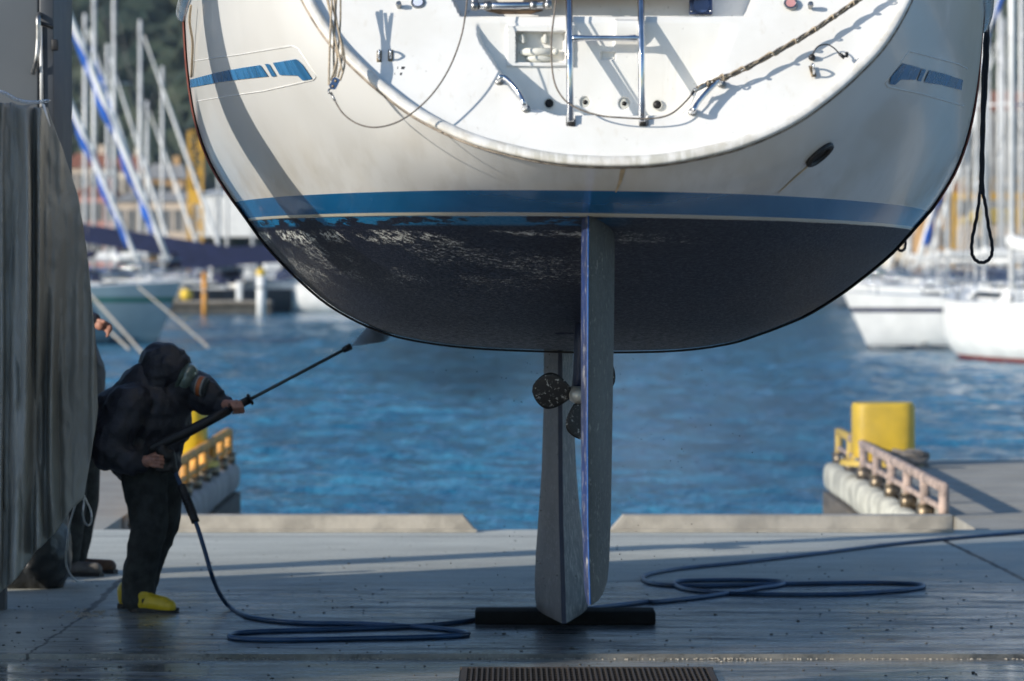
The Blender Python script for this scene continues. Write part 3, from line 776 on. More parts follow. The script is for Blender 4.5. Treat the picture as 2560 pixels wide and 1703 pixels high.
yacht(at(2360, 205), R(188), 12, 3.7, 1.4, M['white'], 'white yacht in the back row at the right edge', 18, .12, M['blue_canvas'], True, M['blue_canvas'], None, None, M['navy'], None)
yacht(at(2270, 222), R(175), 10, 3.3, 1.3, M['white'], 'white yacht furthest back in front of the beige warehouse', 15, .0, M['white'], False, None, None, None, M['white'], None)
yacht(at(2160, 228), R(183), 11, 3.3, 1.3, M['cream'], 'cream yacht furthest back left of the beige warehouse', 16, .05, M['white'], True, None, None, None, None, None)
for vx, D, rz, L, mh, fl, lb in ((225, 236, 4, 10, 15, True, 'white yacht in the far left row beside the salmon pink house'), (170, 222, -6, 11, 16, True, 'white yacht with slanting furled sail deep in the left row'),
        (395, 244, 186, 10, 14, False, 'white yacht far behind the navy awning, facing left'), (480, 246, -4, 11, 15, True, 'white yacht at the foot of the yellow crane'),
        (2205, 236, 184, 10, 15, True, 'white yacht beneath the left end of the yellow gantry'), (2300, 240, 178, 11, 17, False, 'white yacht in the rear row under the beige warehouse wall'),
        (2335, 226, 187, 11, 16, True, 'white yacht two rows behind the red waterlined one'), (2385, 180, 183, 12, 18, True, 'white yacht cut by the right frame edge, middle row'),
        (2255, 205, 181, 11, 17, True, 'white yacht directly behind the long black rope'), (2180, 212, 190, 10, 15, False, 'white yacht left of the long black rope with upright mast'),
        (2230, 248, 176, 9, 13, True, 'small white yacht behind the gantry leg nearest the hull'), (2318, 250, 184, 9, 14, False, 'small white yacht behind the middle gantry legs'),
        (2275, 170, 185, 9.5, 13, True, 'shorter white yacht just ahead of the middle row on the right'), (320, 250, -6, 9, 12, True, 'small white yacht in front of the grey roofed quay building'),
        (540, 250, 184, 8.5, 11, False, 'small white yacht right of the yellow crane foot'), (600, 212, 178, 8, 11, False, 'small white yacht behind the yellow capped post')):
    yacht(at(vx, D), R(rz), L, 3.4, 1.3, M['white'], lb, mh, .06, M['navy'] if int(D) % 2 else M['white'], fl, M['blue_canvas'] if int(D) % 3 == 0 else None, M['navy'], None, M['navy'] if int(D) % 4 == 0 else None, None)
# anchor on the pointing yacht's bow
p = W(2098, 700, 119.3); t = thing('anchor', 'grey anchor hanging at the bow of the white yacht pointing left', 'anchor', p)
m = MB(); m.cyl(p+Vector((.5, 0, .1)), p+Vector((-.35, 0, -.35)), .06, n=6); m.build('shank', M['dull_steel'], t)
m = MB(); m.add([p+Vector(q) for q in ((-.6, -.3, -.1), (-.2, 0, -.7), (.25, -.35, -.35), (-.6, .3, -.1), (.25, .35, -.35))], [(0, 1, 2), (3, 4, 1), (0, 2, 4, 3)]); m.build('fluke', M['dull_steel'], t, False)
# pontoon and posts
p0 = W(380, 722, 190); p1 = W(622, 722, 190)
t = thing('pontoon', 'dark floating pontoon lying left of the white motor boat', 'pontoon', ((p0.x+p1.x)/2, 190, WZ))
m = MB(); m.box(((p0.x+p1.x)/2, 191, WZ+.3), (p1.x-p0.x, 2.0, .62)); m.build('float', M['pontoon'], t, False)
m = MB(); 
for i in range(26): m.box((lerp(p0.x, p1.x, (i+.5)/26), 191, WZ+.66), ((p1.x-p0.x)/26-.03, 2.2, .08))
o = m.build('decking', M['conc'], t, False); o['kind'] = 'stuff'
m = MB(); m.box(((p0.x+p1.x)/2, 189.9, WZ+.55), (p1.x-p0.x, .12, .14)); m.build('rubbing_strake', M['timber'], t, False)
def post(vx, vy0, vy1, D, r, mat, cap, label):
    a = W(vx, vy0, D); b = W(vx, vy1, D); t = thing('mooring_post', label, 'post', (a.x, D, WZ-.3), 0, 'mooring posts by the pontoon')
    m = MB(); m.cyl((a.x, D, WZ-.3), (a.x, D, a.z-.2), r, n=14); m.build('shaft', mat, t)
    m = MB(); m.cyl((a.x, D, a.z-.25), (a.x, D, a.z-.05), r*1.15, r*1.15, 14); m.cyl((a.x, D, a.z-.05), (a.x, D, a.z+.1), r*1.15, r*.3, 14); m.build('cap', cap, t)
    m = MB(); m.cyl((a.x, D, a.z-.9), (a.x, D, a.z-.8), r*1.25, n=14); m.build('hoop', M['dull_steel'], t)
post(471, 630, 705, 186, .14, M['wood_orange'], M['wood_orange'], 'orange timber mooring post rising from the pontoon')
post(601, 622, 700, 186, .22, M['white'], M['yellow_cap'], 'thick white mooring post with a yellow cap')
# service pedestals / clutter on pontoon
for i, (vx, mat, lb) in enumerate(((400, M['cream'], 'small cream mooring buoy leaning on the pontoon end'), (425, M['yellow_cap'], 'yellowish buoy on the pontoon beside the cream one'), (548, M['white'], 'white service pedestal on the pontoon'))):
    p = W(vx, 705, 189.5); t = thing('buoy' if i < 2 else 'service_pedestal', lb, 'buoy' if i < 2 else 'pedestal', (p.x, 189.5, WZ+.7)); m = MB()
    if i < 2: m.ell((p.x, 190.3, WZ+1.0), (.35, .35, .32)); m.build('float', mat, t); m = MB(); m.cyl((p.x, 190.3, WZ+1.25), (p.x, 190.3, WZ+1.5), .07, .04, 8); m.build('eye', M['dull_steel'], t)
    else: m.box((p.x, 190.3, WZ+1.2), (.3, .3, 1.0), None, .04); m.build('body', mat, t); m = MB(); m.box((p.x, 190.3, WZ+1.75), (.36, .36, .12), None, .03); m.build('cap', M['navy'], t)
# mooring lines
def line(pts, r, mat, label, cat='rope', name='mooring_line', sag=.0, group=None):
    m = MB(); o = m.tube(spline(pts, 5), r, 6).build(name, mat); tag(o, label, cat, group); return o
line([W(205, 675, 124), W(268, 745, 118), W(330, 815, 112)], .05, M['conc'], 'pale mooring line slanting down left of the hooded worker')
line([W(205, 720, 120), W(255, 765, 116), W(298, 805, 113)], .045, M['conc'], 'lower pale mooring line beside the standing worker\'s hand')
line([W(318, 660, 122), W(395, 725, 118), W(480, 800, 112)], .035, M['conc'], 'pale mooring line slanting over the water right of the grey blue yacht')
line([W(2085, 690, 128), W(2040, 730, 122), W(1995, 775, 118)], .03, M['rope'], 'tan mooring line slanting from the pointing yacht to the water')
line([W(2230, 735, 128), W(2180, 760, 122), W(2110, 800, 116)], .03, M['conc'], 'pale mooring line under the anchor')
# red registration text on grey-blue bow (illegible in photo)
# ---------------------------------------------------------------- slip: edge beams, rails, fenders, bollards
def beam(x0, x1, cut0, cut1, label):
    m = MB(); h = .115; y0 = EDGE-.24; y1 = EDGE-.02; c = .10
    vs = [(x0, y0, 0), (x1, y0, 0), (x1, y1, 0), (x0, y1, 0), (x0+cut0*c, y0+.03, h), (x1-cut1*c, y0+.03, h), (x1-cut1*c, y1, h), (x0+cut0*c, y1, h)]
    m.add(vs, [(0, 1, 5, 4), (1, 2, 6, 5), (2, 3, 7, 6), (3, 0, 4, 7), (4, 5, 6, 7), (3, 2, 1, 0)])
    t = thing('edge_kerb', label, 'kerb', ((x0+x1)/2, EDGE-.13, 0), 0, 'concrete kerbs along the slip edge')
    m.build('kerb_block', M['conc'], t, False)
    m = MB(); n = 3
    m.box(((x0+x1)/2, y0-.02, .012), (x1-x0, .05, .02)); m.build('mortar_strip', M['conc'], t, False); return t
xa = (410*K-1280)/FPX*26.8; xb = (1097*K-1280)/FPX*26.8; xc_ = (1403*K-1280)/FPX*26.8; xd = (2192*K-1280)/FPX*26.8
beam(xa, xb, 0, 1, 'long grey concrete kerb on the slip edge, worker\'s side of the gap')
beam(xc_, xd, 1, 0, 'long grey concrete kerb on the slip edge, rudder side of the gap')

def rail(x, side, y0, y1, n, matT, matP, label, matEnd):
    t = thing('guard_rail', label, 'railing', (x, (y0+y1)/2, 0), 0, 'low pipe railings on the slip piers')
    H = .245; r = .035
    for i in range(n):
        ya = lerp(y0, y1, i/n); yb = lerp(y0, y1, (i+1)/n)
        m = MB(); m.box((x, (ya+yb)/2, H-.035), (.07, yb-ya-.03, .075), None, .02); m.build('top_rail', matEnd if i == n-1 else matT, t)
        m = MB(); m.box((x, (ya+yb)/2, .045), (.05, yb-ya-.03, .045), None, .015); m.build('lower_rail', matT, t)
    for i in range(n+1):
        ya = lerp(y0, y1, i/n)
        m = MB(); m.cyl((x, ya, -.1), (x, ya, H-.01), .042, n=12); pp = m.build('post', matP if i < n-1 else matEnd, t)
        m = MB(); m.cyl((x, ya-.02, -.13), (x, ya-.02, -.01), .065, .075, 14); m.cyl((x, ya-.02, -.01), (x, ya-.02, .004), .085, n=14)
        m.cyl((x, ya-.02, -.08), (x, ya-.02, -.065), .078, n=14); m.build('collar', M['brass'], pp)
    return t
rail(XR+.02, 1, 28.5, 37.6, 7, M['rust'], M['rust'], 'rusty pinkish pipe railing with a yellow far end on the right hand pier', M['yellow_old'])
rail(XL+.02, -1, 28.5, 37.6, 9, M['rusty_orange'], M['rusty_orange'], 'orange pipe railing behind the worker in yellow boots', M['rusty_orange'])
def dockfender(x, sgn, y0, y1, label, mat, r=.17):
    t = thing('dock_fender', label, 'fender', (x, (y0+y1)/2, -.2)); n = 7
    for i in range(n):
        ya = lerp(y0, y1, i/n); yb = lerp(y0, y1, (i+1)/n); m = MB(); rings = []
        for s in (0, .04, .12, .5, .88, .96, 1):
            rr = r*(.86 if s in (0, 1) else .95 if s in (.04, .96) else 1.0+.03*math.sin(i*2.1))
            rings.append([Vector((x-sgn*.02+math.copysign(abs(math.cos(a))**.7, math.cos(a))*rr*.62, lerp(ya, yb, s), -.25+rr*.86*math.copysign(abs(math.sin(a))**.7, math.sin(a)))) for a in [2*math.pi*k/16 for k in range(16)]])
        m.loft(rings, True, True); m.build('fender_section', mat, t, True, angle=50)
    m = MB(); m.box((x-sgn*.02, (y0+y1)/2, -.52), (.2, y1-y0, .22)); m.build('timber_waler', M['timber'], t, False)
    for i in range(6):
        ya = lerp(y0, y1, (i+.5)/6); m = MB(); m.cap((x-sgn*.1, ya-.6, -.82), .17, (x-sgn*.1, ya+.6, -.82), .17, 12); m.build('tyre_fender', M['lift_paint'], t)
    return t
M['fender'] = plain('off_white_foam_fender', (.54, .52, .43), .85, 0, .35, 5, .6)
M['fender_brown'] = plain('grey_brown_fender', (.30, .27, .24), .75, 0, .3, 3, .3)
dockfender(XR, 1, 27.3, 37.9, 'long off white tubular fender under the rusty railing', M['fender'])
dockfender(XL, -1, 27.3, 37.9, 'long grey brown tubular fender under the orange railing', M['fender_brown'])
def bollard(vx0, vx1, vy0, D, label):
    a = W(vx0, vy0, D); b = W(vx1, vy0, D); r = (b.x-a.x)/2; cx = (a.x+b.x)/2; top = a.z
    t = thing('mooring_bollard', label, 'bollard', (cx, D, 0), 0, 'yellow bollards on the piers')
    m = MB(); prof = [(r*.96, .05), (r*.98, .10), (r, .14), (r, top-.05), (r*.985, top-.02), (r*.95, top), (0.01, top+.002)]
    sq = lambda v: math.copysign(abs(v)**.45, v)
    rings = [[Vector((cx+q*sq(math.cos(a)), D+q*sq(math.sin(a)), z)) for a in [2*math.pi*k/40 for k in range(40)]] for q, z in prof]
    m.loft(rings, True); m.build('drum', M['bollard'], t, True, angle=50)
    m = MB(); m.cyl((cx, D, 0), (cx, D, .05), r*1.42, r*1.38, 40); m.cyl((cx, D, .05), (cx, D, .09), r*1.08, r*1.0, 40); fl = m.build('base_flange', M['yellow_old'], t, True, angle=40)
    for k in range(8):
        an = 2*math.pi*k/8; m = MB(); m.cyl((cx+r*1.32*math.cos(an), D+r*1.32*math.sin(an), .05), (cx+r*1.32*math.cos(an), D+r*1.32*math.sin(an), .08), .02, n=6); m.build('bolt', M['dull_steel'], fl)
    return t
bollard(1962, 2103, 927, 35.4, 'squat yellow round cornered bollard on the pier beyond the rusty railing')
bollard(335, 476, 935, 35.2, 'squat yellow round cornered bollard behind the hooded worker')
# rope heaped at right bollard foot
m = MB(); pts = []
cx, cy = W(2085, 1045, 34.8).x, 35.0
for i in range(60):
    a = i*.62; pts.append(Vector((cx+.02+.17*math.cos(a)*(1+.2*math.sin(i*.3)), cy-.25+.10*math.sin(a), .03+.13*(i/60)+.02*math.sin(i*1.7))))
o = m.tube(pts, .022, 6).build('rope_heap', M['greyrope']); tag(o, 'dark tangled rope heaped at the foot of the right hand bollard', 'rope')

# ---------------------------------------------------------------- THE BOAT
XC = .335; ZC = 2.137; TH = .014
TY0 = 13.3; RK = .55; TZ0 = 2.287
DM = 18.0
def roll(x, z): return (XC+(x-XC)+(z-ZC)*TH*.3, z-(x-XC)*TH)
tr_sec = [(0, 2.287), (.15, 2.293), (.30, 2.316), (.486, 2.365), (.67, 2.45), (.81, 2.55), (.92, 2.648), (1.01, 2.745), (1.09, 2.87), (1.15, 3.0), (1.19, 3.12), (1.22, 3.26)]
sm = DM and FPX/DM
def ms(vx, vy): return (XC-(vx*K-1280)/sm, CH+(HY-vy*K)/sm)
mid_sec = [(0, CH+(HY-808*K)/sm)]+[ms(*q) for q in ((1100, 802), (950, 785), (860, 760), (770, 715), (700, 660), (620, 580), (560, 500), (520, 445), (480, 375), (450, 285), (433, 180), (426, 90), (424, 45))]
def resample(sec, n):
    P = np.array(sec); 
    fine = spline([Vector((p[0], p[1], 0)) for p in sec], 8); P = np.array([(p.x, p.y) for p in fine])
    d = np.concatenate([[0], np.cumsum(np.hypot(*np.diff(P, axis=0).T))]); u = np.linspace(0, d[-1], n)
    return np.stack([np.interp(u, d, P[:, 0]), np.interp(u, d, P[:, 1])], 1)
NU = 56
TS = resample(tr_sec, NU); MS = resample(mid_sec, NU)
NT_ = 44
rings = []; hzs = []; hxs = []
tl = [(i/NT_)**1.15 for i in range(NT_+1)]
_c = spline([(0, 0, 0), (.064, .11, 0), (.128, .195, 0), (.25, .325, 0), (.36, .45, 0), (.574, .68, 0), (.787, .875, 0), (.9, .96, 0), (1, 1, 0)], 6); FZ = [(p.x, p.y) for p in _c]
for t_ in tl:
    f = t_*(1.36-.36*t_); fz = interp(t_, FZ)
    D = TY0+(DM-TY0)*t_
    half = []
    for k in range(NU):
        hw = lerp(TS[k, 0], MS[k, 0], f); z = lerp(TS[k, 1], MS[k, 1], fz if k < NU*.5 else lerp(fz, f, (k-NU*.5)/(NU*.5)))
        y = D+(1-t_)**2*RK*(z-TZ0)
        half.append((hw, y, z))
    rings.append(half)
NF = 24
for i in range(1, NF+1):
    s = i/NF; D = DM+8.0*s; half = []
    g = max(.012, 1-s**2.1)
    for k in range(NU):
        hw = MS[k, 0]*g; z = MS[k, 1]; zz = z+(k/NU)*.35*s*s
        low = mid_sec[0][1]; zz = lerp(zz, max(zz, low+.75*s**2.5), 1-k/NU)
        half.append((hw*(1 if k/NU > .6 else lerp(1-.35*s, 1, k/NU/.6)), D+.5*s*(k/NU)*s, zz))
    rings.append(half)
vs = []; HZ = []; HX = []
for half in rings:
    full = [(-h, y, z) for h, y, z in half[::-1]]+[(h*(1-min(1, max(0, (y-14.0)/2.5))*interp(z, [(1.5, .15), (1.6, .15), (1.70, .09), (1.83, .052), (2.0, .02), (2.2, 0)])), y, z) for h, y, z in half[1:]]
    for h, y, z in full:
        x, zr = roll(XC+h, z); vs.append((x, y, zr)); HZ.append(z); HX.append(h)
n = 2*NU-1; fs = []
for i in range(len(rings)-1):
    for k in range(n-1): fs.append((i*n+k, i*n+k+1, (i+1)*n+k+1, (i+1)*n+k))
yb = thing('sailing_yacht', 'large white sailing yacht held in slings with blue waterline stripe and dark scraped bottom', 'sailing boat', (XC, 19.0, 0))
mbh = MB(); mbh.add(vs, fs); hull = mbh.build('hull', M['hull'], yb)
me = hull.data
for nm, dat in (('hz', HZ), ('hx', HX)):
    a = me.attributes.new(nm, 'FLOAT', 'POINT'); a.data.foreach_set('value', dat)
BV = BVHTree.FromPolygons([Vector(v) for v in vs], fs)
CAMP = Vector((0, 0, CH))
def hit(vx, vy, off=.003):
    d = (W(vx, vy, 10)-CAMP).normalized(); loc, nor, idx, dist = BV.ray_cast(CAMP, d)
    if loc is None:
        loc, nor, idx, dist = BV.find_nearest(W(vx, vy, 18.5))
    if nor.dot(d) > 0: nor = -nor
    return loc+nor*off, nor
# deck
m = MB(); dv = []
for r in rings[::2]:
    h, y, z = r[-1]
    for q in (-1, -.5, 0, .5, 1):
        x, zr = roll(XC+h*q, z+.05*(1-q*q)); dv.append((x, y, zr))
df = []
for i in range(len(rings[::2])-1):
    for k in range(4): df.append((i*5+k, i*5+k+1, (i+1)*5+k+1, (i+1)*5+k))
m.add(dv, df); m.build('deck', M['gel'], yb)
# toe rail (grey moulding at the sheer)
for sg, nm in ((-1, 'l'), (1, 'r')):
    m = MB(); pts = []
    for r in rings[18:60]:
        h, y, z = r[-1]; x, zr = roll(XC+sg*(h+.004), z-.0); pts.append(Vector((x, y, zr)))
    m.tube(pts, .040, 10); m.build('rubbing_strake', M['toe'], yb)
# groove lines along the topside panel edge are built below as raised mouldings
def hull_tube(pts, r, name, mat, off=.0):
    P = []
    for i in range(len(pts)-1):
        a, b = pts[i], pts[i+1]; nn = max(2, int(math.hypot(b[0]-a[0], b[1]-a[1])/8))
        for k in range(nn):
            P.append(hit(lerp(a[0], b[0], k/nn), lerp(a[1], b[1], k/nn), off)[0])
    P.append(hit(*pts[-1], off)[0])
    return MB().tube(P, r, 6).build(name, mat, hull)
def hull_decal(poly, name, mat, off=.004, step=3.0, rows=6):
    xs = [p[0] for p in poly]; x0, x1 = min(xs)+.3, max(xs)-.3; nn = max(2, int((x1-x0)/step)); m = MB(); rr = []
    for i in range(nn+1):
        x = lerp(x0, x1, i/nn); ys = []
        for j in range(len(poly)):
            a, b = poly[j], poly[(j+1) % len(poly)]
            if (a[0]-x)*(b[0]-x) <= 0 and a[0] != b[0]: ys.append(a[1]+(b[1]-a[1])*(x-a[0])/(b[0]-a[0]))
        if len(ys) < 2: continue
        y0, y1 = min(ys), max(ys)
        rr.append([hit(x, lerp(y0, y1, k/rows), off)[0] for k in range(rows+1)])
    m.loft(rr, False); return m.build(name, mat, hull)
hull_decal([(437, 202), (436, 184), (500, 167), (556, 156), (601, 149), (619, 175), (555, 182), (505, 189)], 'blue_stripe', M['hull_blue_decal'])
hull_decal([(611.5, 146.5), (621, 146.5), (638, 174), (628, 176)], 'blue_stripe', M['hull_blue_decal'], step=1.5)
hull_decal([(630, 144), (684, 135), (699, 149), (720, 181), (699, 185), (687, 173), (646, 172)], 'blue_stripe', M['hull_blue_decal'])
def c4(x, y): return ((1960+x/1.7417)/K, y/1.7417/K)
hull_decal([c4(457, 364), c4(460, 335), c4(515, 275), c4(592, 295), c4(570, 346), c4(505, 345), c4(480, 368)], 'blue_stripe', M['hull_blue_decal'])
hull_decal([c4(597, 298), c4(616, 302), c4(592, 354), c4(577, 350)], 'blue_stripe', M['hull_blue_decal'], step=1.5)
hull_decal([c4(630, 305), c4(700, 322), c4(776, 348), c4(770, 392), c4(690, 370), c4(607, 356)], 'blue_stripe', M['hull_blue_decal'])
M['groove'] = plain('panel_ridge', (.62, .61, .58), .4, 0, .1, 10)
hull_tube([(441, 141), (550, 126), (672, 106), (686, 112), (728, 176), (722, 184), (606, 210), (520, 222), (443, 235)], .0028, 'panel_ridge', M['groove'])
hull_tube([c4(798, 300), c4(760, 280), c4(545, 222), c4(530, 240), c4(440, 362), c4(450, 378), c4(600, 410), c4(780, 462)], .0028, 'panel_ridge', M['groove'])
# oval outlet on the right quarter
loc, nor = hit(1885, 354, .002); q = nor.to_track_quat('Z', 'Y')
ax = Vector((.72, .2, .69)); ax = (ax-nor*ax.dot(nor)).normalized(); ay = nor.cross(ax)
m = MB(); ringp = [loc+ax*.052*math.cos(a)+ay*.052*math.sin(a)+nor*.004 for a in [2*math.pi*k/24 for k in range(25)]]
m.tube(ringp, .012, 8, False); ex = m.build('exhaust_flange', M['black'], hull)
m = MB(); m.add([loc+ax*.050*math.cos(2*math.pi*k/24)+ay*.050*math.sin(2*math.pi*k/24)+nor*.003 for k in range(24)], [tuple(range(24))]); m.build('exhaust_mouth', M['dark'], hull, False)
M['rust_streak'] = plain('rust_streak', (.55, .42, .25), .5, 0, .3, 20)
hull_decal([(1869, 372), (1872, 373), (1829, 410), (1790, 446), (1789, 445), (1827, 408)], 'rust_streak', M['rust_streak'], step=4, rows=2, off=.002)
hull_decal([(1428, 388), (1440, 388), (1432, 415), (1419, 442), (1416, 442), (1425, 412)], 'rust_streak', M['rust_streak'], step=2, rows=3, off=.002)

# ---- transom
def T(vx, vy, off=0.0):
    k = (HY-vy*K)/FPX; D = (TY0+RK*(CH-TZ0)-off)/(1-RK*k); return W(vx, vy, D)
RL = [(0, 1088), (60, 1095), (80, 1097), (100, 1104), (150, 1137), (200, 1172), (240, 1205), (262, 1236)]
RRt = [(0, 1700), (50, 1700), (80, 1697), (110, 1684), (180, 1650), (230, 1618), (262, 1585)]
NPT = FPX/TY0/K
ztop_rec = CH+(HY-46*K)/(FPX/13.45)
def depth(vx, vy, z):
    d = 0.0
    # step recess whose floor is upright
    xl = interp(vy, RL); xr = interp(vy, RRt)
    bot = 266-14*sstep(1290, 1235, vx)-6*sstep(1560, 1600, vx)
    if vy > 44 and vy < bot+2:
        dd = RK*(ztop_rec-z)*1.0
        wl = sstep(0, 9, vx-xl); wr = sstep(0, 26+.10*(240-min(vy, 240)), xr-vx); wb = sstep(0, 4, bot-vy)
        rec = max(0, dd)*wl*wr*wb
        d += rec
        # shower box
        if 1164 < vx < 1322 and 57 < vy < 153:
            inner = sstep(0, 2.5, min(vx-1187, 1302-vx, vy-72, 142-vy)); frame = sstep(0, 2.5, min(vx-1165, 1321-vx, vy-58, 152-vy))
            d += -.012*frame+.05*inner
        if 1408 < vx < 1482 and 42 < vy < 128:
            d -= .035*sstep(0, 7, min(vx-1411, 1480-vx, vy-43, 200))*sstep(128, 60, vy)
        if 1382 < vx < 1420 and 118 < vy < 137: d += .015*sstep(0, 4, min(vx-1383, 1419-vx, vy-112, 136-vy))
    # companion opening at the top
    if vy < 42:
        e0 = 1040+.5*(vy) ; e1 = 1737-.4*vy
        d += .17*sstep(0, 7, min(vx-e0, e1-vx))*sstep(38, 33, vy)
    # ladder foot pockets
    for lx in (1314, 1482):
        if abs(vx-lx) < 14 and 262 < vy < 294: d += .05*sstep(0, 2.5, min(vx-lx+10, lx+10-vx, 290-vy))
    # sockets for through hull fittings
    for (cx_, cy_, rr) in ((1349, 231, 13), (1440, 234, 14)):
        r_ = math.hypot(vx-cx_, vy-cy_)
        if r_ < rr+3: d += .015*sstep(rr+1, rr-4, r_)
    return d
NR, NC = 240, 460; vs = []; fs = []
zs = np.linspace(TZ0+.001, 3.26, NR)
thw = lambda z: float(np.interp(z, TS[:, 1], TS[:, 0]))
for z in zs:
    hw = thw(z)*.992
    for i in range(NC):
        h = -hw+2*hw*i/(NC-1); y = TY0+RK*(z-TZ0)+.004; x, zr = roll(XC+h, z)
        vx, vy = V((x, y, zr)); d = depth(vx, vy, zr)
        vs.append((x, y+d, zr))
for j in range(NR-1):
    for i in range(NC-1): fs.append((j*NC+i, j*NC+i+1, (j+1)*NC+i+1, (j+1)*NC+i))
m = MB(); m.add(vs, fs); tr = m.build('transom', M['gel'], yb, True, angle=35)
# moulding round the transom
def rim(off_in, rx, ry, name, mat, dy=0, sh=0.0):
    m = MB(); R_ = []
    pts = [(-h, z) for h, z in TS[::-1]]+[(h, z) for h, z in TS[1:]]
    for i, (h, z) in enumerate(pts):
        a = pts[max(0, i-1)]; b = pts[min(len(pts)-1, i+1)]; tx, tz = b[0]-a[0], b[1]-a[1]; L = math.hypot(tx, tz); tx /= L; tz /= L
        nxi, nzi = -tz, tx          # inward
        h2 = h+nxi*off_in; z2 = z+nzi*off_in; y2 = TY0+RK*(z2-TZ0)+dy
        ring_ = []
        for k in range(14):
            an = 2*math.pi*k/14; ca, sa = math.cos(an), math.sin(an)
            ca = math.copysign(abs(ca)**.7, ca); sa = math.copysign(abs(sa)**.7, sa)
            hh = h2+nxi*rx*ca; zz = z2+nzi*rx*ca; x, zr = roll(XC+hh, zz); ring_.append(Vector((x, y2-ry*sa+RK*(zz-z2)*.8, zr)))
        R_.append(ring_)
    m.loft(R_, True, True); return m.build(name, mat, yb)
rim(.018, .0195, .028, 'transom_moulding', M['rim'], -.004)
rim(-.002, .007, .012, 'rubbing_edge', M['rubstrip'], .012)

# fittings on the transom (children of the yacht)
def ringdisc(c, n, r, th, nm, mat, mat2=None, parent=yb, rin=.6):
    m = MB(); m.cyl(c, c+n*th, r, r*.94, 28); o = m.build(nm, mat, parent, True, angle=40)
    if mat2: m = MB(); m.cyl(c+n*(th+.0005), c+n*(th+.002), r*rin, r*rin, 28); m.build('cap_disc', mat2, o, True, angle=40)
    return o
TN = Vector((0, -1, .55)).normalized()*1.0
TN = Vector((0, -.876, -.482)); TN = Vector((0, -1, RK)).normalized()
def TB(vx, vy, extra=0.0):
    p = T(vx, vy); d = depth(vx, vy, p.z); return p+Vector((0, d-extra, 0))
for (vx, vy, mt) in ((962, 7, M['skyblue']), (1820, 9, M['pinkcap'])):
    c = T(vx, vy); fo = ringdisc(c, TN, .026, .006, 'filler_cap', M['dull_steel'], mt, yb, .66)
    for a in (0, 2.1, 4.2):
        m = MB(); pc = c+Vector((.021*math.cos(a), 0, .021*math.sin(a)))+TN*.006; m.cyl(pc, pc+TN*.002, .003, n=8); m.build('screw', M['steel'], fo)
for vx, vy in ((918, 17), (1865, 18)):
    c = T(vx, vy); m = MB(); m.cyl(c, c+TN*.02, .008, .010, 14); m.cyl(c+TN*.02, c+TN*.03, .011, .009, 14); m.build('vent_knob', M['dull_steel'], yb, True, angle=40)
def ubolt(vx, vy, h=.035, wd=.02, tilt=0, par=yb):
    c = T(vx, vy); m = MB(); m.box(c+TN*.003, (wd*.9, .006, wd*2.4), Matrix.Rotation(math.atan(-RK), 3, 'X') @ Matrix.Rotation(tilt, 3, 'Y'), .002)
    o = m.build('eye_plate', M['brass'], par)
    m = MB(); up = Vector((math.sin(tilt), RK*math.cos(tilt)*.87, math.cos(tilt)*.87))
    pts = [c+up*(-wd*.8)+TN*.004, c+up*(-wd*.8)+TN*h*.6, c+up*0+TN*h, c+up*(wd*.8)+TN*h*.6, c+up*(wd*.8)+TN*.004]
    m.tube(spline(pts, 5), .0042, 8); m.build('eye_bow', M['steel'], o); return o
ubolt(873, 131); ubolt(899, 129); ubolt(1870, 165, .045, .02, -.2)
for vx, vy, a in ((912, 157, .3), (928, 157, -.5), (905, 171, .6), (921, 171, .5)):
    c = T(vx, vy); ux = Vector((math.cos(a*.3), 0, math.sin(a*.3)*.3)); uz = Vector((.25, RK, 1)).normalized(); m = MB()
    s = .0068; P = [c+TN*.0015+ux*i*s+uz*j*s*.8 for i, j in ((-1, -1), (1, -1), (1, 1), (-1, 1))]; m.add(P, [(0, 1, 2, 3)]); m.build('black_sticker', M['black'], tr, False)
# black cable and plug
c = T(1869, 133); m = MB(); m.cyl(c, c+TN*.014, .013, .009, 16); pc = m.build('cable_gland', M['black'], yb)
pts = [T(1869, 131, .01), T(1874, 118, .03), T(1885, 106, .04), T(1905, 103, .04), T(1922, 113, .04), T(1932, 125, .035)]
m = MB(); m.tube(spline(pts, 6), .0028, 6); m.build('cable', M['black'], pc)
m = MB(); m.cyl(T(1932, 124, .035), T(1944, 133, .03), .006, .008, 10); m.box(T(1949, 126, .03), (.012, .01, .02), None, .002); m.build('plug', M['black'], pc)
# shower box content
sb = MB(); sb.ell(TB(1241, 117, -.01), (.0, .0, .0)) if False else None
box = MB(); 
cc = TB(1241, 117, .012)
a1 = TB(1203, 117, .020); b1 = TB(1279, 117, .020); m = MB(); m.cap(a1, .0145, b1, .0145, 16); sh = m.build('shower_handle', M['cream_plastic'], yb)
m = MB(); m.cyl(TB(1279, 117, .03), TB(1279, 117, .036), .012, n=18); m.build('shower_rose', M['cream_plastic'], sh)
m = MB(); m.ell(TB(1240, 131, .008), (.05, .02, .016)); m.build('shower_cup', M['cream_plastic'], sh)
for vx in (1204, 1255):
    c = TB(vx, 88, .0); m = MB(); m.cyl(c, c+Vector((0, -.02, 0)), .0165, .015, 20); m.box(c+Vector((0, -.026, 0)), (.012, .016, .034), None, .004); m.build('shower_tap', M['cream_plastic'], yb, True, angle=40)
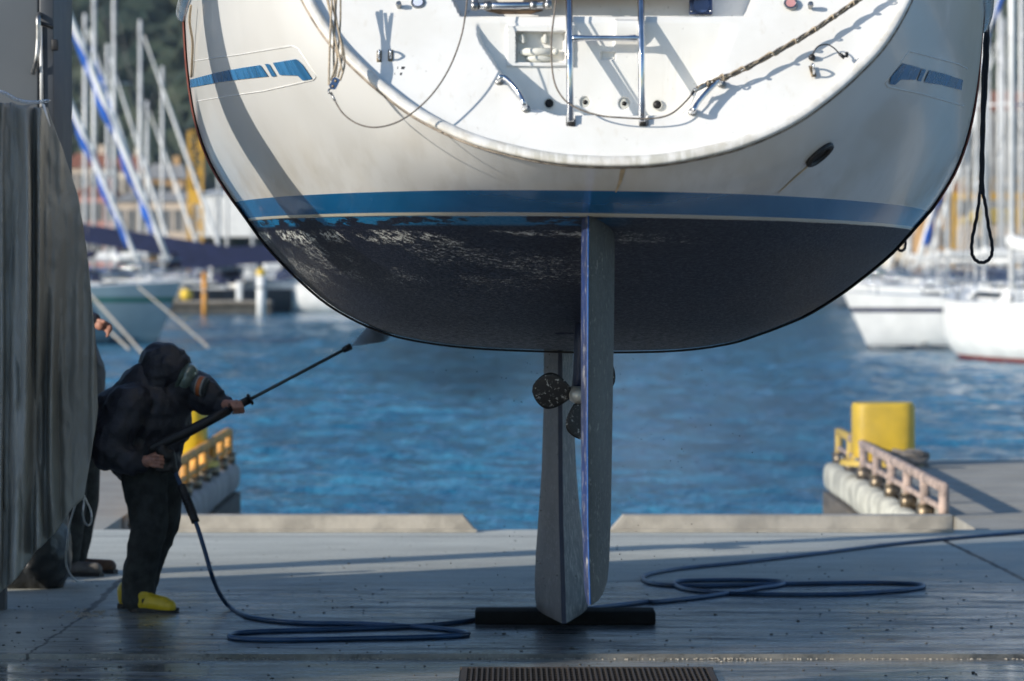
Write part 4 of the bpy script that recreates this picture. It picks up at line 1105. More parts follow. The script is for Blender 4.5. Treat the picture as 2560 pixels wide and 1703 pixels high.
# four holes
for (vx, vy, r, rg_) in ((1265, 234, .0165, 0), (1349, 231, .0085, 1), (1440, 234, .0085, 1), (1517, 237, .0165, 0)):
    c = TB(vx, vy, 0); n_ = Vector((0, -1, 0))
    if rg_:
        m = MB(); m.cyl(c+Vector((0, .004, 0)), c+n_*.005, .0215, .0175, 28); fo = m.build('outlet_ring', M['thrull'], yb, True, angle=40)
        m = MB(); m.cyl(c+n_*.0055, c+n_*.007, r, r, 20); m.build('outlet_mouth', M['dark'], fo)
    else:
        m = MB(); P = [c+Vector((r*1.05*math.cos(a), -.002, r*1.05*math.sin(a))) for a in [2*math.pi*k/28 for k in range(29)]]; m.tube(P, .0022, 6, False); fo = m.build('outlet_ring', M['thrull'], yb)
        m = MB(); m.cyl(c+n_*.0005, c+n_*.003, r, r, 28); m.build('outlet_mouth', M['dark'], fo)
# ladder
ld = MB()
def LP(vx, vy, off=.05): return T(vx, vy, off)
for i, (xt, xb) in enumerate(((1308, 1311), (1474, 1476))):
    top = T(xt, -140, .035); bt = T(xb+2, 281, .012); m = MB()
    m.cyl(top, bt, .0125, n=16); m.build('ladder_pole', M['steel'], yb)
    c = T(xb+4, 282, -.015); m = MB(); m.box(c+Vector((0, -.005, 0)), (.020, .045, .026), None, .002); bo = m.build('hinge_bracket', M['dark'], yb)
    m = MB(); P = [T(xb+4, 277, .006)+Vector((.009*math.cos(a), 0, .009*math.sin(a))) for a in [2*math.pi*k/14 for k in range(15)]]; m.tube(P, .0022, 6, False); m.build('hinge_ring', M['brass'], bo)
def polept(x, vy): return T(x, vy, lerp(.035, .012, (vy+140)/421.0))
a = polept(1313, 88); b = polept(1471, 88); m = MB()
pp = [a, a.lerp(b, .06), a.lerp(b, .2), a.lerp(b, .8), a.lerp(b, .94), b]; 
m.tube(pp, [.006, .0135, .010, .010, .0135, .006], 12); m.build('ladder_rung', M['steel'], yb)
# grab handles
def handle(pts, nm='grab_handle'):
    m = MB(); P = [T(pts[0][0], pts[0][1], .0)]+[T(x, y, .045) for x, y in pts[1:-1]]+[T(pts[-1][0], pts[-1][1], .0)]
    m.tube(spline(P, 6), .0095, 12); o = m.build(nm, M['steel'], yb)
    for q in (pts[0], pts[-1]):
        c = T(*q); m = MB(); m.cyl(c, c+TN*.008, .016, .013, 18); m.build('handle_foot', M['dull_steel'], o)
handle([(1149, 188), (1150, 179), (1160, 178), (1178, 194), (1196, 218), (1206, 238), (1211, 251)])
handle([(1661, 194), (1655, 186), (1647, 192), (1625, 214), (1604, 240), (1597, 254), (1594, 258)])
# hinge tube and wooden seat bracket at the top
m = MB(); a = T(1092, 14, .03); b = T(1262, 12, .03); m.cyl(a, b, .0135, n=16); hg = m.build('hinge_tube', M['steel'], yb)
for fx in (0.0, .18, .80, 1.0):
    m = MB(); c = a.lerp(b, fx); m.cyl(c-Vector((.012, 0, 0)), c+Vector((.012, 0, 0)), .0165, n=16); m.build('clamp', M['dull_steel'], hg)
for q in (a, b):
    m = MB(); m.tube([q, q+Vector((0, .01, .05)), q+Vector((0, .12, .16))], .013, 10); m.build('bent_tube', M['steel'], hg)
m = MB(); P = []
u0 = T(1118, 22, .02); u1 = T(1250, 22, .02)
m.add([u0, u1, T(1222, 33, .0), T(1150, 33, .0), u0+Vector((0, .12, .002)), u1+Vector((0, .12, .002)), T(1222, 33, -.10), T(1150, 33, -.10)], [(0, 1, 2, 3), (4, 7, 6, 5), (0, 4, 5, 1), (3, 2, 6, 7), (0, 3, 7, 4), (1, 5, 6, 2)]); m.build('seat_bracket', M['seat_wood'], hg, False)
m = MB(); m.box((T(1370, -70).x, T(1370, -70).y+.03, 3.02), (.80, .05, .22), Matrix.Rotation(R(-20), 3, 'X'), .01); m.build('shade_board', M['seat_wood'], yb)  # unseen board added above the opening to throw shade into it
# shore power socket
c = T(1618, 8, .0); m = MB(); m.box(TB(1618, 10, .012), (.085, .03, .055), None, .004); so = m.build('power_socket', M['bluebox'], yb)
m = MB(); c = TB(1618, 6, .027); m.cyl(c, c+Vector((0, -.02, 0)), .031, .029, 28); m.build('socket_lid', M['bluebox'], so, True, angle=40)
for dx in (-.035, .035):
    m = MB(); q = TB(1618, 20, .028)+Vector((dx, 0, 0)); m.cyl(q, q+Vector((0, -.003, 0)), .004, n=8); m.build('screw', M['steel'], so)

# rudder
def foil_loft(stations, mats, name, parent, n=14, wedge=False):
    """stations: list of (te(x,y), chord, thick, yaw, z)"""
    m = MB(); R_ = []
    for (tx, ty, ch, th, yaw, z) in stations:
        pts = []
        for k in range(2*n):
            if k < n: s = k/(n-1); sd = -1
            else: s = 1-(k-n)/(n-1); sd = 1
            s2 = s**1.3
            hh = th/2*(1.45*math.sqrt(max(0, 1-s2))*(s2**.62)*1.45+.02*(1-s2)) if s2 < 1 else 0
            hh = max(hh, th*.035*(1-s2))
            if wedge: hh = th/2*(min(1, (s2+.03)/.46)**.92 if s2 < .5 else math.sqrt(max(0, 1-((s2-.46)/.54)**2)))
            p = Vector((sd*hh, s2*ch, 0)); p = Matrix.Rotation(yaw, 3, 'Z') @ p
            pts.append(Vector((tx+p.x, ty+p.y, z)))
        R_.append(pts)
    b = len(m.v)
    nn = 2*n
    for i in range(len(R_)-1):
        for k in range(nn):
            k2 = (k+1) % nn
            m.cur = 0 if k < n-1 else 1
            if k == nn-1: m.cur = 2
            m.add([R_[i][k], R_[i][k2], R_[i+1][k2], R_[i+1][k]], [(0, 1, 2, 3)])
    m.cur = 1; m.add(R_[0], [tuple(range(nn))]); m.add(R_[-1], [tuple(range(nn-1, -1, -1))])
    import bmesh
    o = m.build(name, mats, parent)
    bm = bmesh.new(); bm.from_mesh(o.data); bmesh.ops.remove_doubles(bm, verts=bm.verts, dist=.0002); bmesh.ops.recalc_face_normals(bm, faces=bm.faces); bm.to_mesh(o.data); bm.free()
    o.data.polygons.foreach_set('use_smooth', [True]*len(o.data.polygons))
    try: o.data.set_sharp_from_angle(angle=R(50))
    except Exception: pass
    return o
RD = 13.95
st = []
for vy, vx, ch, th in ((470, 1353, .50, .108), (600, 1352, .52, .108), (800, 1350.5, .52, .105), (1000, 1350, .50, .10), (1200, 1351, .46, .094), (1310, 1354, .40, .082), (1350, 1355, .34, .078), (1375, 1356, .25, .06), (1388, 1357, .14, .04), (1393, 1357, .05, .02)):
    p = W(vx, vy, RD); dy = 0
    if vy > 1340: dy = .0
    st.append((p.x, RD+dy, ch, th, R(-9.5), p.z))
foil_loft(st, [M['rudder_edge'], M['rudder'], M['rudder_edge']], 'rudder', yb)
m = MB()
st = []
for vy, vx in ((470, 1353), (1000, 1350.6), (1200, 1351.6), (1310, 1354.4), (1375, 1356.3), (1392, 1357.2)):
    p = W(vx+1.5, vy, RD-.006); st.append(p)
m.tube(st, .0032, 6); m.build('trailing_edge_strip', M['te_blue'], yb)
# keel
st = []
for vy, vx, ch, th in ((780, 1289, 1.35, .155), (950, 1289, 1.35, .16), (1100, 1290, 1.38, .185), (1200, 1291, 1.42, .22), (1300, 1294, 1.48, .265), (1360, 1296, 1.5, .285), (1405, 1297, 1.5, .285), (1428, 1297.5, 1.48, .27), (1435, 1298, 1.44, .24)):
    p = W(vx, vy, 19.4); st.append((p.x, 19.4, ch, th, R(0), p.z))
foil_loft(st, [M['keel'], M['keel_r'], M['keel_te']], 'keel', yb, wedge=True)
m = MB(); 
for i in range(len(st)-1):
    a, b = st[i], st[i+1]; z0, z1 = a[5], b[5]
    m.add([(a[0]-.010, 19.388, z0), (a[0]+.012, 19.388, z0), (b[0]+.012, 19.388, z1), (b[0]-.010, 19.388, z1),
           (a[0]-.012, 19.44, z0), (a[0]+.014, 19.44, z0), (b[0]+.014, 19.44, z1), (b[0]-.012, 19.44, z1)],
          [(0, 1, 2, 3), (0, 3, 7, 4), (1, 5, 6, 2)])
m.build('keel_trailing_edge', M['keel_te'], yb, False)
# saildrive leg
SD = 16.6
m = MB(); R_ = []
for vx0, vx1, vy in ((1322, 1352, 730), (1321, 1350, 800), (1319, 1346, 860), (1316, 1342, 888)):
    a = W(vx0, vy, SD); b = W(vx1, vy, SD); c = (a+b)/2; w_ = (b.x-a.x)/2
    R_.append([Vector((c.x+w_*math.cos(q), SD+.12*math.sin(q)*(1 if math.sin(q) > 0 else .6), c.z)) for q in [2*math.pi*k/20 for k in range(20)]])
m.loft(R_, True, True); leg = m.build('saildrive_leg', M['keel_te'], yb)
hc = W(1330, 908, SD); m = MB(); R_ = []
for dy, r in ((-.16, .006), (-.15, .022), (-.11, .033), (-.04, .041), (.05, .045), (.12, .045), (.26, .035), (.34, .01)):
    R_.append([Vector((hc.x+r*math.cos(q), SD+dy, hc.z+r*math.sin(q))) for q in [2*math.pi*k/24 for k in range(24)]])
m.loft(R_, True, True); pr = m.build('propeller_hub', M['hub'], yb)
def blade(ang, nm='propeller_blade'):
    m = MB(); R_ = []; N = 14
    for i in range(N+1):
        s = i/N; r = .035+.168*s; w_ = .078*math.sin(math.pi*min(1, .10+s*.90)**.85)**.62 if s < 1 else .002
        w_ = max(w_, .004); w_ = .102*(math.sin(math.pi*(.12+.86*s)**1.15)**.7); tw = R(48-22*s)
        ring_ = []
        for k in range(10):
            q = 2*math.pi*k/10; u = math.cos(q)*w_; tt = math.sin(q)*(.008*(1-s)+.0028)
            lx = r; ly = u*math.cos(tw)-tt*math.sin(tw); lz = u*math.sin(tw)+tt*math.cos(tw)
            X = lx*math.cos(ang)-ly*math.sin(ang); Z = lx*math.sin(ang)+ly*math.cos(ang)
            ring_.append(Vector((hc.x+X, SD-.045+lz*.6, hc.z+Z)))
        R_.append(ring_)
    m.loft(R_, True, True); return m.build(nm, M['prop'], pr)
blade(R(172)); blade(R(172+110)); blade(R(172-127))
m = MB(); a = W(1270, 762, 16.9); b = W(1325, 764, 16.9)
m.add([a, b, W(1325, 769, 16.9), W(1282, 771, 16.95), a+Vector((0, .5, -.01)), b+Vector((0, .5, -.01))], [(0, 1, 2, 3), (0, 4, 5, 1)]); m.build('skeg_flap', M['keel_te'], yb, False)

# ---------------------------------------------------------------- lines hanging over the transom (things)
def wire(pts, r, mat, name, label, cat, n=8, par=None, sp=6):
    P = [T(x, y, o_) for x, y, o_ in pts]; m = MB(); m.tube(spline(P, sp), r, n); o = m.build(name, mat, par)
    if par is None: tag(o, label, cat)
    return o
# left tackle with block
tk = thing('rope_tackle', 'bundle of tan ropes ending in a steel block on the left of the stern', 'tackle', T(770, 190, .12))
paths = [[(752, -20, .15), (765, 60, .15), (776, 130, .14), (772, 176, .13)], [(768, -20, .15), (775, 50, .15), (788, 120, .14), (778, 178, .13)],
         [(784, -20, .15), (783, 60, .14), (775, 140, .14), (762, 185, .13)], [(765, -20, .17), (760, 80, .16), (758, 140, .15), (757, 196, .13)],
         [(758, -20, .14), (776, 60, .14), (790, 110, .14), (793, 150, .13), (783, 185, .13)], [(775, -20, .13), (770, 70, .14), (768, 120, .14), (770, 180, .13)],
         [(749, -20, .15), (772, 90, .15), (784, 145, .14), (788, 165, .13)]]
for p_ in paths:
    m = MB(); m.tube(spline([T(x, y, o_) for x, y, o_ in p_], 6), .0038, 6); m.build('rope', M['rope'], tk)
m = MB(); a = T(776, 180, .13); b = T(764, 205, .13); dd = (b-a).normalized(); sd = Vector((-dd.z, 0, dd.x))
vsb = []
for yy in (-.006, .006):
    for s, w_ in ((0, .010), (.15, .015), (.85, .015), (1, .008)):
        c = a.lerp(b, s); vsb += [c+sd*w_+Vector((0, yy, 0)), c-sd*w_+Vector((0, yy, 0))]
m.add(vsb, [(0, 2, 3, 1), (2, 4, 5, 3), (4, 6, 7, 5), (8, 9, 11, 10), (10, 11, 13, 12), (12, 13, 15, 14), (0, 8, 10, 2), (2, 10, 12, 4), (4, 12, 14, 6), (1, 3, 11, 9), (3, 5, 13, 11), (5, 7, 15, 13), (6, 14, 15, 7), (0, 1, 9, 8)])
bk = m.build('block', M['steel'], tk, False)
for s in (.25, .75):
    c = a.lerp(b, s)+Vector((0, -.008, 0)); m = MB(); m.cyl(c+Vector((0, -.002, 0)), c+Vector((0, .003, 0)), .005, n=10); m.build('sheave_pin', M['brass'], bk)
m = MB(); m.tube(spline([T(764, 203, .13), T(757, 207, .13), T(757, 214, .13), T(762, 214, .12)], 5), .0035, 6); m.tube([T(762, 214, .12), T(771, 232, .12)], .0045, 6); m.build('shackle', M['dull_steel'], tk)
wire([(771, 232, .12), (790, 262, .12), (825, 286, .12), (870, 293, .12), (925, 276, .11), (985, 228, .11), (1030, 165, .12), (1060, 90, .13), (1073, 20, .14), (1076, -30, .15)], .0030, M['greyrope'], 'stern_wire', 'thin wire looping from the tackle block up past the hinge tube', 'wire')
wire([(1284, -30, .10), (1276, 30, .10), (1269, 100, .10), (1274, 180, .09), (1295, 225, .08), (1330, 250, .07), (1380, 266, .06), (1430, 271, .06), (1500, 273, .05), (1545, 262, .05), (1580, 232, .05), (1597, 210, .05)], .0032, M['greyrope'], 'ladder_wire', 'thin wire looping across the ladder to the twisted rope', 'wire')
wire([(1592, 218, .05), (1600, 205, .05)], .005, M['black'], 'wire_terminal', 'dark swaged wire end below the twisted rope', 'fitting')
# twisted rope on the right
tw = thing('twisted_rope', 'bundle of twisted tan ropes running diagonally over the right of the stern', 'rope', T(1800, 110, .06))
base = spline([T(x, y, .055) for x, y in ((1602, 206), (1640, 188), (1700, 165), (1790, 118), (1860, 78), (1920, 38), (1985, -6), (2020, -30))], 10)
for s in range(4):
    P = []
    for i, p in enumerate(base):
        a = i*.42+s*math.pi/2; P.append(p+Vector((.006*math.cos(a)*.6, -.004*math.sin(a), .0075*math.sin(a))))
    m = MB(); m.tube(P, .0036, 6); m.build('strand', M['greyrope'] if s % 2 else M['rope'], tw)
m = MB(); P = [p+Vector((.010*math.cos(i*.9), -.012*math.sin(i*.9)-.002, .016*math.cos(i*.9))) for i, p in enumerate(base[6:])]
m.tube(spline(P, 3), .0034, 6); m.build('lashing', M['rope'], tw)
m = MB(); m.box(T(1612, 203, .055), (.05, .012, .014), Matrix.Rotation(R(-28), 3, 'Y'), .003); m.build('block', M['dull_steel'], tw)
# thin rope and wires at upper left edge of hull
m = MB(); P = [hit(455, 12, .03)[0], hit(452, 50, .03)[0], hit(449, 95, .012)[0], hit(447, 140, .01)[0], hit(444, 176, .008)[0]]
o = m.tube(spline(P, 6), .006, 6).build('tan_rope', M['rope']); tag(o, 'short tan rope hanging down the white topside at the upper left', 'rope')

# slings
def sling(yy, label, r=.0, wd=.14):
    t = thing('lifting_sling', label, 'sling', (XC, yy, 1.4), 0, 'slings carrying the yacht')
    i = min(range(len(rings)), key=lambda q: abs(rings[q][-1][1]-yy)); half = rings[i]
    path = [(-h, z) for h, z_, z in [(q[0], 0, q[2]) for q in half[::-1]]]+[(q[0]*(1-interp(q[2], [(1.5, .15), (1.6, .15), (1.70, .09), (1.83, .052), (2.0, .02), (2.2, 0)])), q[2]) for q in half[1:]]
    m = MB(); A = []
    tops = (XC-2.62, 6.2), (XC+2.62, 6.2)
    P = []
    for k, (h, z) in enumerate(path):
        a = path[max(0, k-1)]; b = path[min(len(path)-1, k+1)]; tx, tz = b[0]-a[0], b[1]-a[1]; L = math.hypot(tx, tz)
        nx_, nz_ = tz/L, -tx/L; off = .006
        x, zr = roll(XC+h+nx_*off, z+nz_*off); x2, z2 = roll(XC+h+nx_*(off+.007), z+nz_*(off+.007)); P.append((x, zr, x2, z2))
    P = [(tops[0][0], 6.2, tops[0][0]-.014, 6.2)]+P+[(tops[1][0], 6.2, tops[1][0]+.014, 6.2)]
    R_ = [[Vector((p[0], yy-wd/2, p[1])), Vector((p[0], yy+wd/2, p[1])), Vector((p[2], yy+wd/2, p[3])), Vector((p[2], yy-wd/2, p[3]))] for p in P]
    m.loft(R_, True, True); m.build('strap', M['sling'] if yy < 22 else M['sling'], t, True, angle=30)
    m = MB()
    for tp in tops: m.box((tp[0], yy, 6.25), (.22, .3, .18), None, .02)
    m.build('sling_block', M['dull_steel'], t); return t
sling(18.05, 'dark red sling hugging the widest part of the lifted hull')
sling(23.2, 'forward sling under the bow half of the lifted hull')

# travel lift (legs stand outside the frame)
tlf = thing('travel_lift', 'tall blue grey boat hoist whose frame straddles the yacht', 'boat hoist', (XC, 19, 0))
for x in (-4.75, 5.6):
    for y in ((13.66, 21.9) if x < 0 else (15.0, 24.6)):
        wd = .47 if y < 16 and x < 0 else .2
        m = MB(); m.box((x, y, 3.6), (wd, wd*1.1, 5.9), None, .02); m.build('leg', M['lift_paint'], tlf)
        m = MB(); m.cyl((x-.2, y, .42), (x+.2, y, .42), .42, n=28); wh = m.build('wheel', M['tyre'], tlf, True, angle=40)
        m = MB(); m.cyl((x-.21, y, .42), (x+.21, y, .42), .2, n=20); m.build('rim', M['lift_paint'], wh, True, angle=40)
    m = MB(); m.box((x, 18.6, 6.65), (.3, 11.8, .35), None, .02); m.build('side_beam', M['lift_paint'], tlf)
for y in (18.05, 23.2):
    m = MB(); m.box((.43, y, 6.95), (10.7, .25, .25), None, .02); m.build('cross_beam', M['lift_paint'], tlf)
# unseen shed, added only to shade the wash-down area
sx, sy = -9.9, 15.05
shd = thing('shade_shed', 'unseen grey boarded shed with a pitched red roof, added to cast shade', 'shed', (sx, sy, 0), math.atan2(AZ[1], AZ[0]))
def loc(m, nm, mt, sm_=False): return m.build(nm, mt, shd, sm_, True)
SWD = 4.6; SHT = 5.3
m = MB(); m.box((-2, 0, SHT/2), (4, SWD, SHT)); loc(m, 'wall', M['shed_wall'])
m = MB(); m.add([(0.2, -SWD/2-.1, SHT), (0.2, SWD/2+.1, SHT), (-2, SWD/2+.1, SHT+.9), (-2, -SWD/2-.1, SHT+.9), (-4.2, -SWD/2-.1, SHT), (-4.2, SWD/2+.1, SHT)], [(0, 1, 2, 3), (3, 2, 5, 4), (0, 3, 4), (1, 5, 2), (0, 4, 5, 1)]); loc(m, 'roof', M['shed_roof'])
m = MB(); m.box((.02, .3, 1.05), (.08, 1.1, 2.1)); dr = loc(m, 'door', M['lift_paint'])
m = MB(); m.cyl((.05, -.1, 1.0), (.12, -.1, 1.0), .03, n=8); m.build('handle', M['steel'], dr, True, True)
m = MB(); m.box((.02, -1.2, 1.6), (.06, .8, .8)); loc(m, 'window', M['glass'])

# keel chock beam
p0 = G(1093, 1440); p1 = G(1510, 1440)
m = MB(); m.box(((p0.x+p1.x)/2, 20.15, .036), (p1.x-p0.x, .26, .072), None, .012)
o = m.build('chock_beam', M['chock']); o['label'] = 'long flat black rubber beam lying under the keel'; o['category'] = 'beam'

# ---------------------------------------------------------------- worker in yellow boots
PD = 20.85
def P_(vx, vy, d=0): return W(vx, vy, PD+d)
wk = thing('person', 'worker in black hooded waterproofs, gas mask and yellow boots aiming a pressure washer lance', 'person', P_(335, 1405))
m = MB()
rt = Matrix.Rotation(R(28), 3, 'Y')
m.ell(P_(340, 968), (.215, .19, .235), Matrix.Rotation(R(25), 3, 'Y'))
m.ell(P_(285, 965, -.02), (.135, .16, .17), Matrix.Rotation(R(30), 3, 'Y'))
m.cap(P_(330, 1050), .165, P_(350, 950), .19)
m.cap(P_(322, 1060), .135, P_(372, 1058), .115)
m.cap(P_(362, 905), .13, P_(325, 925), .16)
m.cap(P_(392, 915), .115, P_(400, 985), .105)
m.cap(P_(385, 1010), .10, P_(375, 1050), .10)
# near arm (right)
m.cap(P_(300, 935, -.15), .125, P_(262, 1005, -.2), .115)
m.cap(P_(262, 1005, -.2), .115, P_(250, 1035, -.22), .105)
m.cap(P_(252, 1042, -.22), .10, P_(300, 1060, -.24), .072)
m.cap(P_(300, 1060, -.24), .072, P_(322, 1064, -.24), .050)
# far arm (left)
m.cap(P_(405, 900, .05), .11, P_(452, 896, .02), .088)
m.cap(P_(452, 898, .02), .092, P_(488, 916, -.03), .080)
m.cap(P_(488, 916, -.03), .080, P_(513, 931, -.06), .058)
m.cap(P_(425, 920, .0), .05, P_(490, 935, -.03), .045)
# back, cape of the hood and hem folds
m.cap(P_(340, 885), .12, P_(272, 950, -.03), .13); m.cap(P_(272, 950, -.03), .12, P_(252, 1000, -.12), .12)
m.cap(P_(268, 1010, -.1), .12, P_(300, 1045, -.1), .12); m.cap(P_(410, 890), .11, P_(395, 860), .09)
m.cap(P_(270, 1040, -.05), .09, P_(300, 1080, -.05), .085)
remesh(m, 'jacket', M['jacket'], wk, .010, 3, .020, 8, stretch=(1, 1, .8), wr2=.006)
m = MB()
m.ell(P_(380, 845), (.148, .135, .135), Matrix.Rotation(R(22), 3, 'Y'))
m.ell(P_(365, 870), (.12, .13, .12)); m.ell(P_(404, 865, -.01), (.075, .105, .085), Matrix.Rotation(R(20), 3, 'Y'))
m.cap(P_(360, 880), .125, P_(345, 915), .14)
m.cap(P_(375, 893), .09, P_(405, 905), .07)
hood = remesh(m, 'hood', M['jacket'], wk, .010, 3, .013, 9, wr2=.005)
# head inside the hood: face with mask
m = MB(); m.ell(P_(398, 858, -.0), (.09, .085, .115), Matrix.Rotation(R(20), 3, 'Y'))
m.cap(P_(415, 876), .05, P_(424, 886), .04); m.cap(P_(425, 866), .018, P_(432, 874), .016)
m.cap(P_(352, 900), .06, P_(372, 880), .06)
remesh(m, 'head', M['skin'], wk, .008, 3)
tv = NT('mask_visor'); tv.set(Base_Color=(.22, .30, .26), Roughness=.05, Metallic=.0); tv.b.inputs['Transmission Weight'].default_value = .35; tv.b.inputs['Coat Weight'].default_value = .6
M['visor'] = tv.m
m = MB(); m.ell(P_(427, 870, -.04), (.062, .095, .088), Matrix.Rotation(R(28), 3, 'Y')); mk = m.build('mask_visor', M['visor'], wk)
M['mask_rubber'] = plain('mask_rubber', (.05, .08, .06), .5, 0, .3, 30)
m = MB(); c = P_(423, 872, -.035)
rr = Matrix.Rotation(R(28), 3, 'Y'); pts = [c+rr @ Vector((-.012+.0*math.cos(a), .092*math.cos(a), .084*math.sin(a))) for a in [2*math.pi*k/24 for k in range(25)]]
m.tube(pts, .012, 8, False); m.cap(P_(428, 888, -.05), .032, P_(440, 886, -.05), .036)
m.cap(P_(408, 893, -.06), .03, P_(430, 892, -.05), .034)
m.build('mask_frame', M['mask_rubber'], mk)
ax_ = (P_(478, 868, -.09)-P_(442, 888, -.07)).normalized(); ax_ = Vector((.86, -.25, -.20)).normalized()
c0 = P_(441, 884, -.07); m = MB(); m.cyl(c0, c0+ax_*.028, .030, .05, 24); m.cyl(c0+ax_*.028, c0+ax_*.085, .056, n=28); m.cyl(c0+ax_*.085, c0+ax_*.093, .056, .048, 28)
fc = m.build('filter_canister', M['filter'], mk, True, angle=40)
m = MB(); m.cyl(c0+ax_*.048, c0+ax_*.070, .0575, n=28, cap=False); m.build('orange_band', M['band'], fc)
m = MB(); m.cyl(c0+ax_*.040, c0+ax_*.046, .0578, n=28, cap=False); m.cyl(c0+ax_*.072, c0+ax_*.080, .0578, n=28, cap=False); m.build('pale_band', M['greywall'], fc)
# trousers
m = MB()
m.cap(P_(326, 1078), .135, P_(352, 1080), .125)
m.cap(P_(332, 1090, -.08), .125, P_(336, 1150, -.10), .112); m.cap(P_(336, 1150, -.10), .112, P_(342, 1215, -.11), .098)
m.cap(P_(342, 1215, -.11), .098, P_(322, 1300, -.08), .092); m.cap(P_(322, 1300, -.08), .092, P_(318, 1372, -.06), .092)
m.cap(P_(358, 1090, .08), .12, P_(374, 1150, .10), .098); m.cap(P_(374, 1150, .10), .098, P_(378, 1205, .10), .08)
m.cap(P_(378, 1205, .10), .08, P_(356, 1270, .09), .072); m.cap(P_(356, 1270, .09), .072, P_(322, 1352, .10), .078)
remesh(m, 'trousers', M['trousers'], wk, .011, 3, .016, 8, stretch=(1, 1, .6), wr2=.006)
# boots
def boot(vx, d, L, nm, zrot=0):
    m = MB(); b = P_(vx, 1405, d); b.z = 0; x = b.x; y = b.y
    m.cap((x, y, .055), .052, (x, y, .10), .056); m.cap((x-.005, y, .05), .045, (x+.06, y-.01, .05), .048)
    m.cap((x+.06, y-.01, .055), .05, (x+.13, y-.03, .045), .046); m.cap((x+.13, y-.03, .042), .047, (x+L-.045, y-.05, .036), .040)
    o = remesh(m, 'boot', M['boot_yellow'], wk, .007, 3, clipz=.016)
    m = MB(); R_ = []
    prof = [(-.055, .0), (-.05, .03), (-.02, .046), (.04, .042), (.10, .044), (.16, .05), (L-.03, .045), (L+.002, .02), (L+.008, 0)]
    top = [Vector((x+px_, y+w_-.33*max(0, px_)*.9*.33, 0)) for px_, w_ in prof]+[Vector((x+px_, y-w_-.33*max(0, px_)*.9*.33, 0)) for px_, w_ in prof[::-1]]
    R_ = [[p+Vector((0, -.0, .002)) for p in top], [p+Vector((0, 0, .026)) for p in top]]
    m.loft(R_, True, True); m.build('sole', M['black'], o, False); return o
boot(325, -.10, .205, 'b'); boot(292, .14, .175, 'b')
# hands
def hand(name, palm_a, palm_b, knuckles, curl, thumb, r=.0092, vox=.0034):
    m = MB(); m.cap(palm_a, .030, palm_b, .026)
    for k, pts in enumerate(curl):
        for i in range(len(pts)-1): m.cap(pts[i], r*(1-.06*i), pts[i+1], r*(.95-.08*i), 10)
    for q in knuckles: m.ell(q, r*1.15)
    for i in range(len(thumb)-1): m.cap(thumb[i], .0125, thumb[i+1], .011, 10)
    return remesh(m, name, M['skin'], wk, vox, 2)
# lance geometry
L0 = P_(350, 1032, -.24); L1 = P_(440, 990, -.22); L2 = P_(580, 917, -.14); L3 = P_(800, 801, .12)
ldir = (L2-L1).normalized()
# near hand on pistol grip (palm faces body, fingers curl round the grip)
gq = P_(372, 1062, -.26)
pa = P_(334, 1062, -.26); pb = P_(352, 1061, -.27)
fing = []; kn = []
for i, (vy, dx) in enumerate(((1049, 0), (1057, 2), (1065, 2), (1073, 0))):
    k0 = P_(354+dx, vy, -.285); k1 = P_(366+dx, vy+1, -.305); k2 = P_(374+dx, vy+2, -.285); k3 = P_(371+dx, vy+3, -.262)
    fing.append([P_(342, vy*.7+1061*.3, -.275), k0, k1, k2, k3]); kn.append(k0)
hand('hand', pa, pb, kn, fing, [P_(342, 1052, -.24), P_(358, 1044, -.235), P_(370, 1045, -.245)])
m_ = MB(); m_.cap(P_(322, 1064, -.24), .033, P_(338, 1062, -.26), .034); remesh(m_, 'wrist', M['skin'], wk, .006, 2)
# far hand on the lance
pc_ = P_(545, 936, -.165)
pa = P_(520, 932, -.10); pb = P_(536, 932, -.135)
fing = []; kn = []
for i, t_ in enumerate((0, 1, 2, 3)):
    bx = 532+t_*7.0; by = 927+t_*(-.5)
    lp = L1.lerp(L2, (bx+4-440)/140.0)
    fing.append([P_(528+t_*3, 930, -.14), P_(bx, by+1, -.200), P_(bx+6, by+12, -.215), P_(bx+8, by+22, -.195), P_(bx+4, by+25, -.165)]); kn.append(P_(bx, by+1, -.200))
hand('hand', pa, pb, kn, fing, [P_(528, 926, -.12), P_(545, 925, -.115), P_(556, 934, -.125)])

# pressure washer lance (held: own thing)
lan = thing('pressure_washer_lance', 'long black pressure washer gun and lance held by the hooded worker', 'pressure washer', L1)
m = MB(); m.tube([L0-ldir*.02, L0, L0.lerp(L1, .5), L1, L1.lerp(L2, .35), L1.lerp(L2, .62)], [.016, .026, .030, .030, .027, .024], 12); m.build('foregrip_tube', M['black'], lan)
m = MB(); a = L1.lerp(L2, .62); m.tube([a, L2-ldir*.02], .0165, 10); m.tube([L2-ldir*.11, L2-ldir*.015], .023, 12); m.tube([L2-ldir*.018, L2-ldir*.006], .034, 12); m.build('lance_grip', M['black'], lan)
m = MB(); m.tube([L2-ldir*.02, L3], .0095, 10); m.build('lance_tube', M['dull_steel'] if False else M['filter'], lan)
d3 = (L3-L2).normalized(); m = MB(); m.cyl(L3-d3*.03, L3+d3*.02, .017, .020, 12); m.build('nozzle', M['black'], lan)
m = MB(); m.cap(P_(372, 1036, -.25), .034, P_(383, 1050, -.25), .034); m.cap(P_(380, 1050, -.25), .026, P_(376, 1082, -.255), .022); m.cap(P_(392, 1045, -.245), .028, P_(402, 1085, -.235), .02)
m.box(P_(376, 1080, -.255), (.09, .035, .035), None, .01)
remesh(m, 'pistol_grip', M['black'], lan, .007, 2)
m = MB(); m.tube(spline([P_(366, 1050, -.262), P_(369, 1064, -.272), P_(366, 1080, -.262)], 5), .006, 8); m.build('trigger', M['dull_steel'], lan)
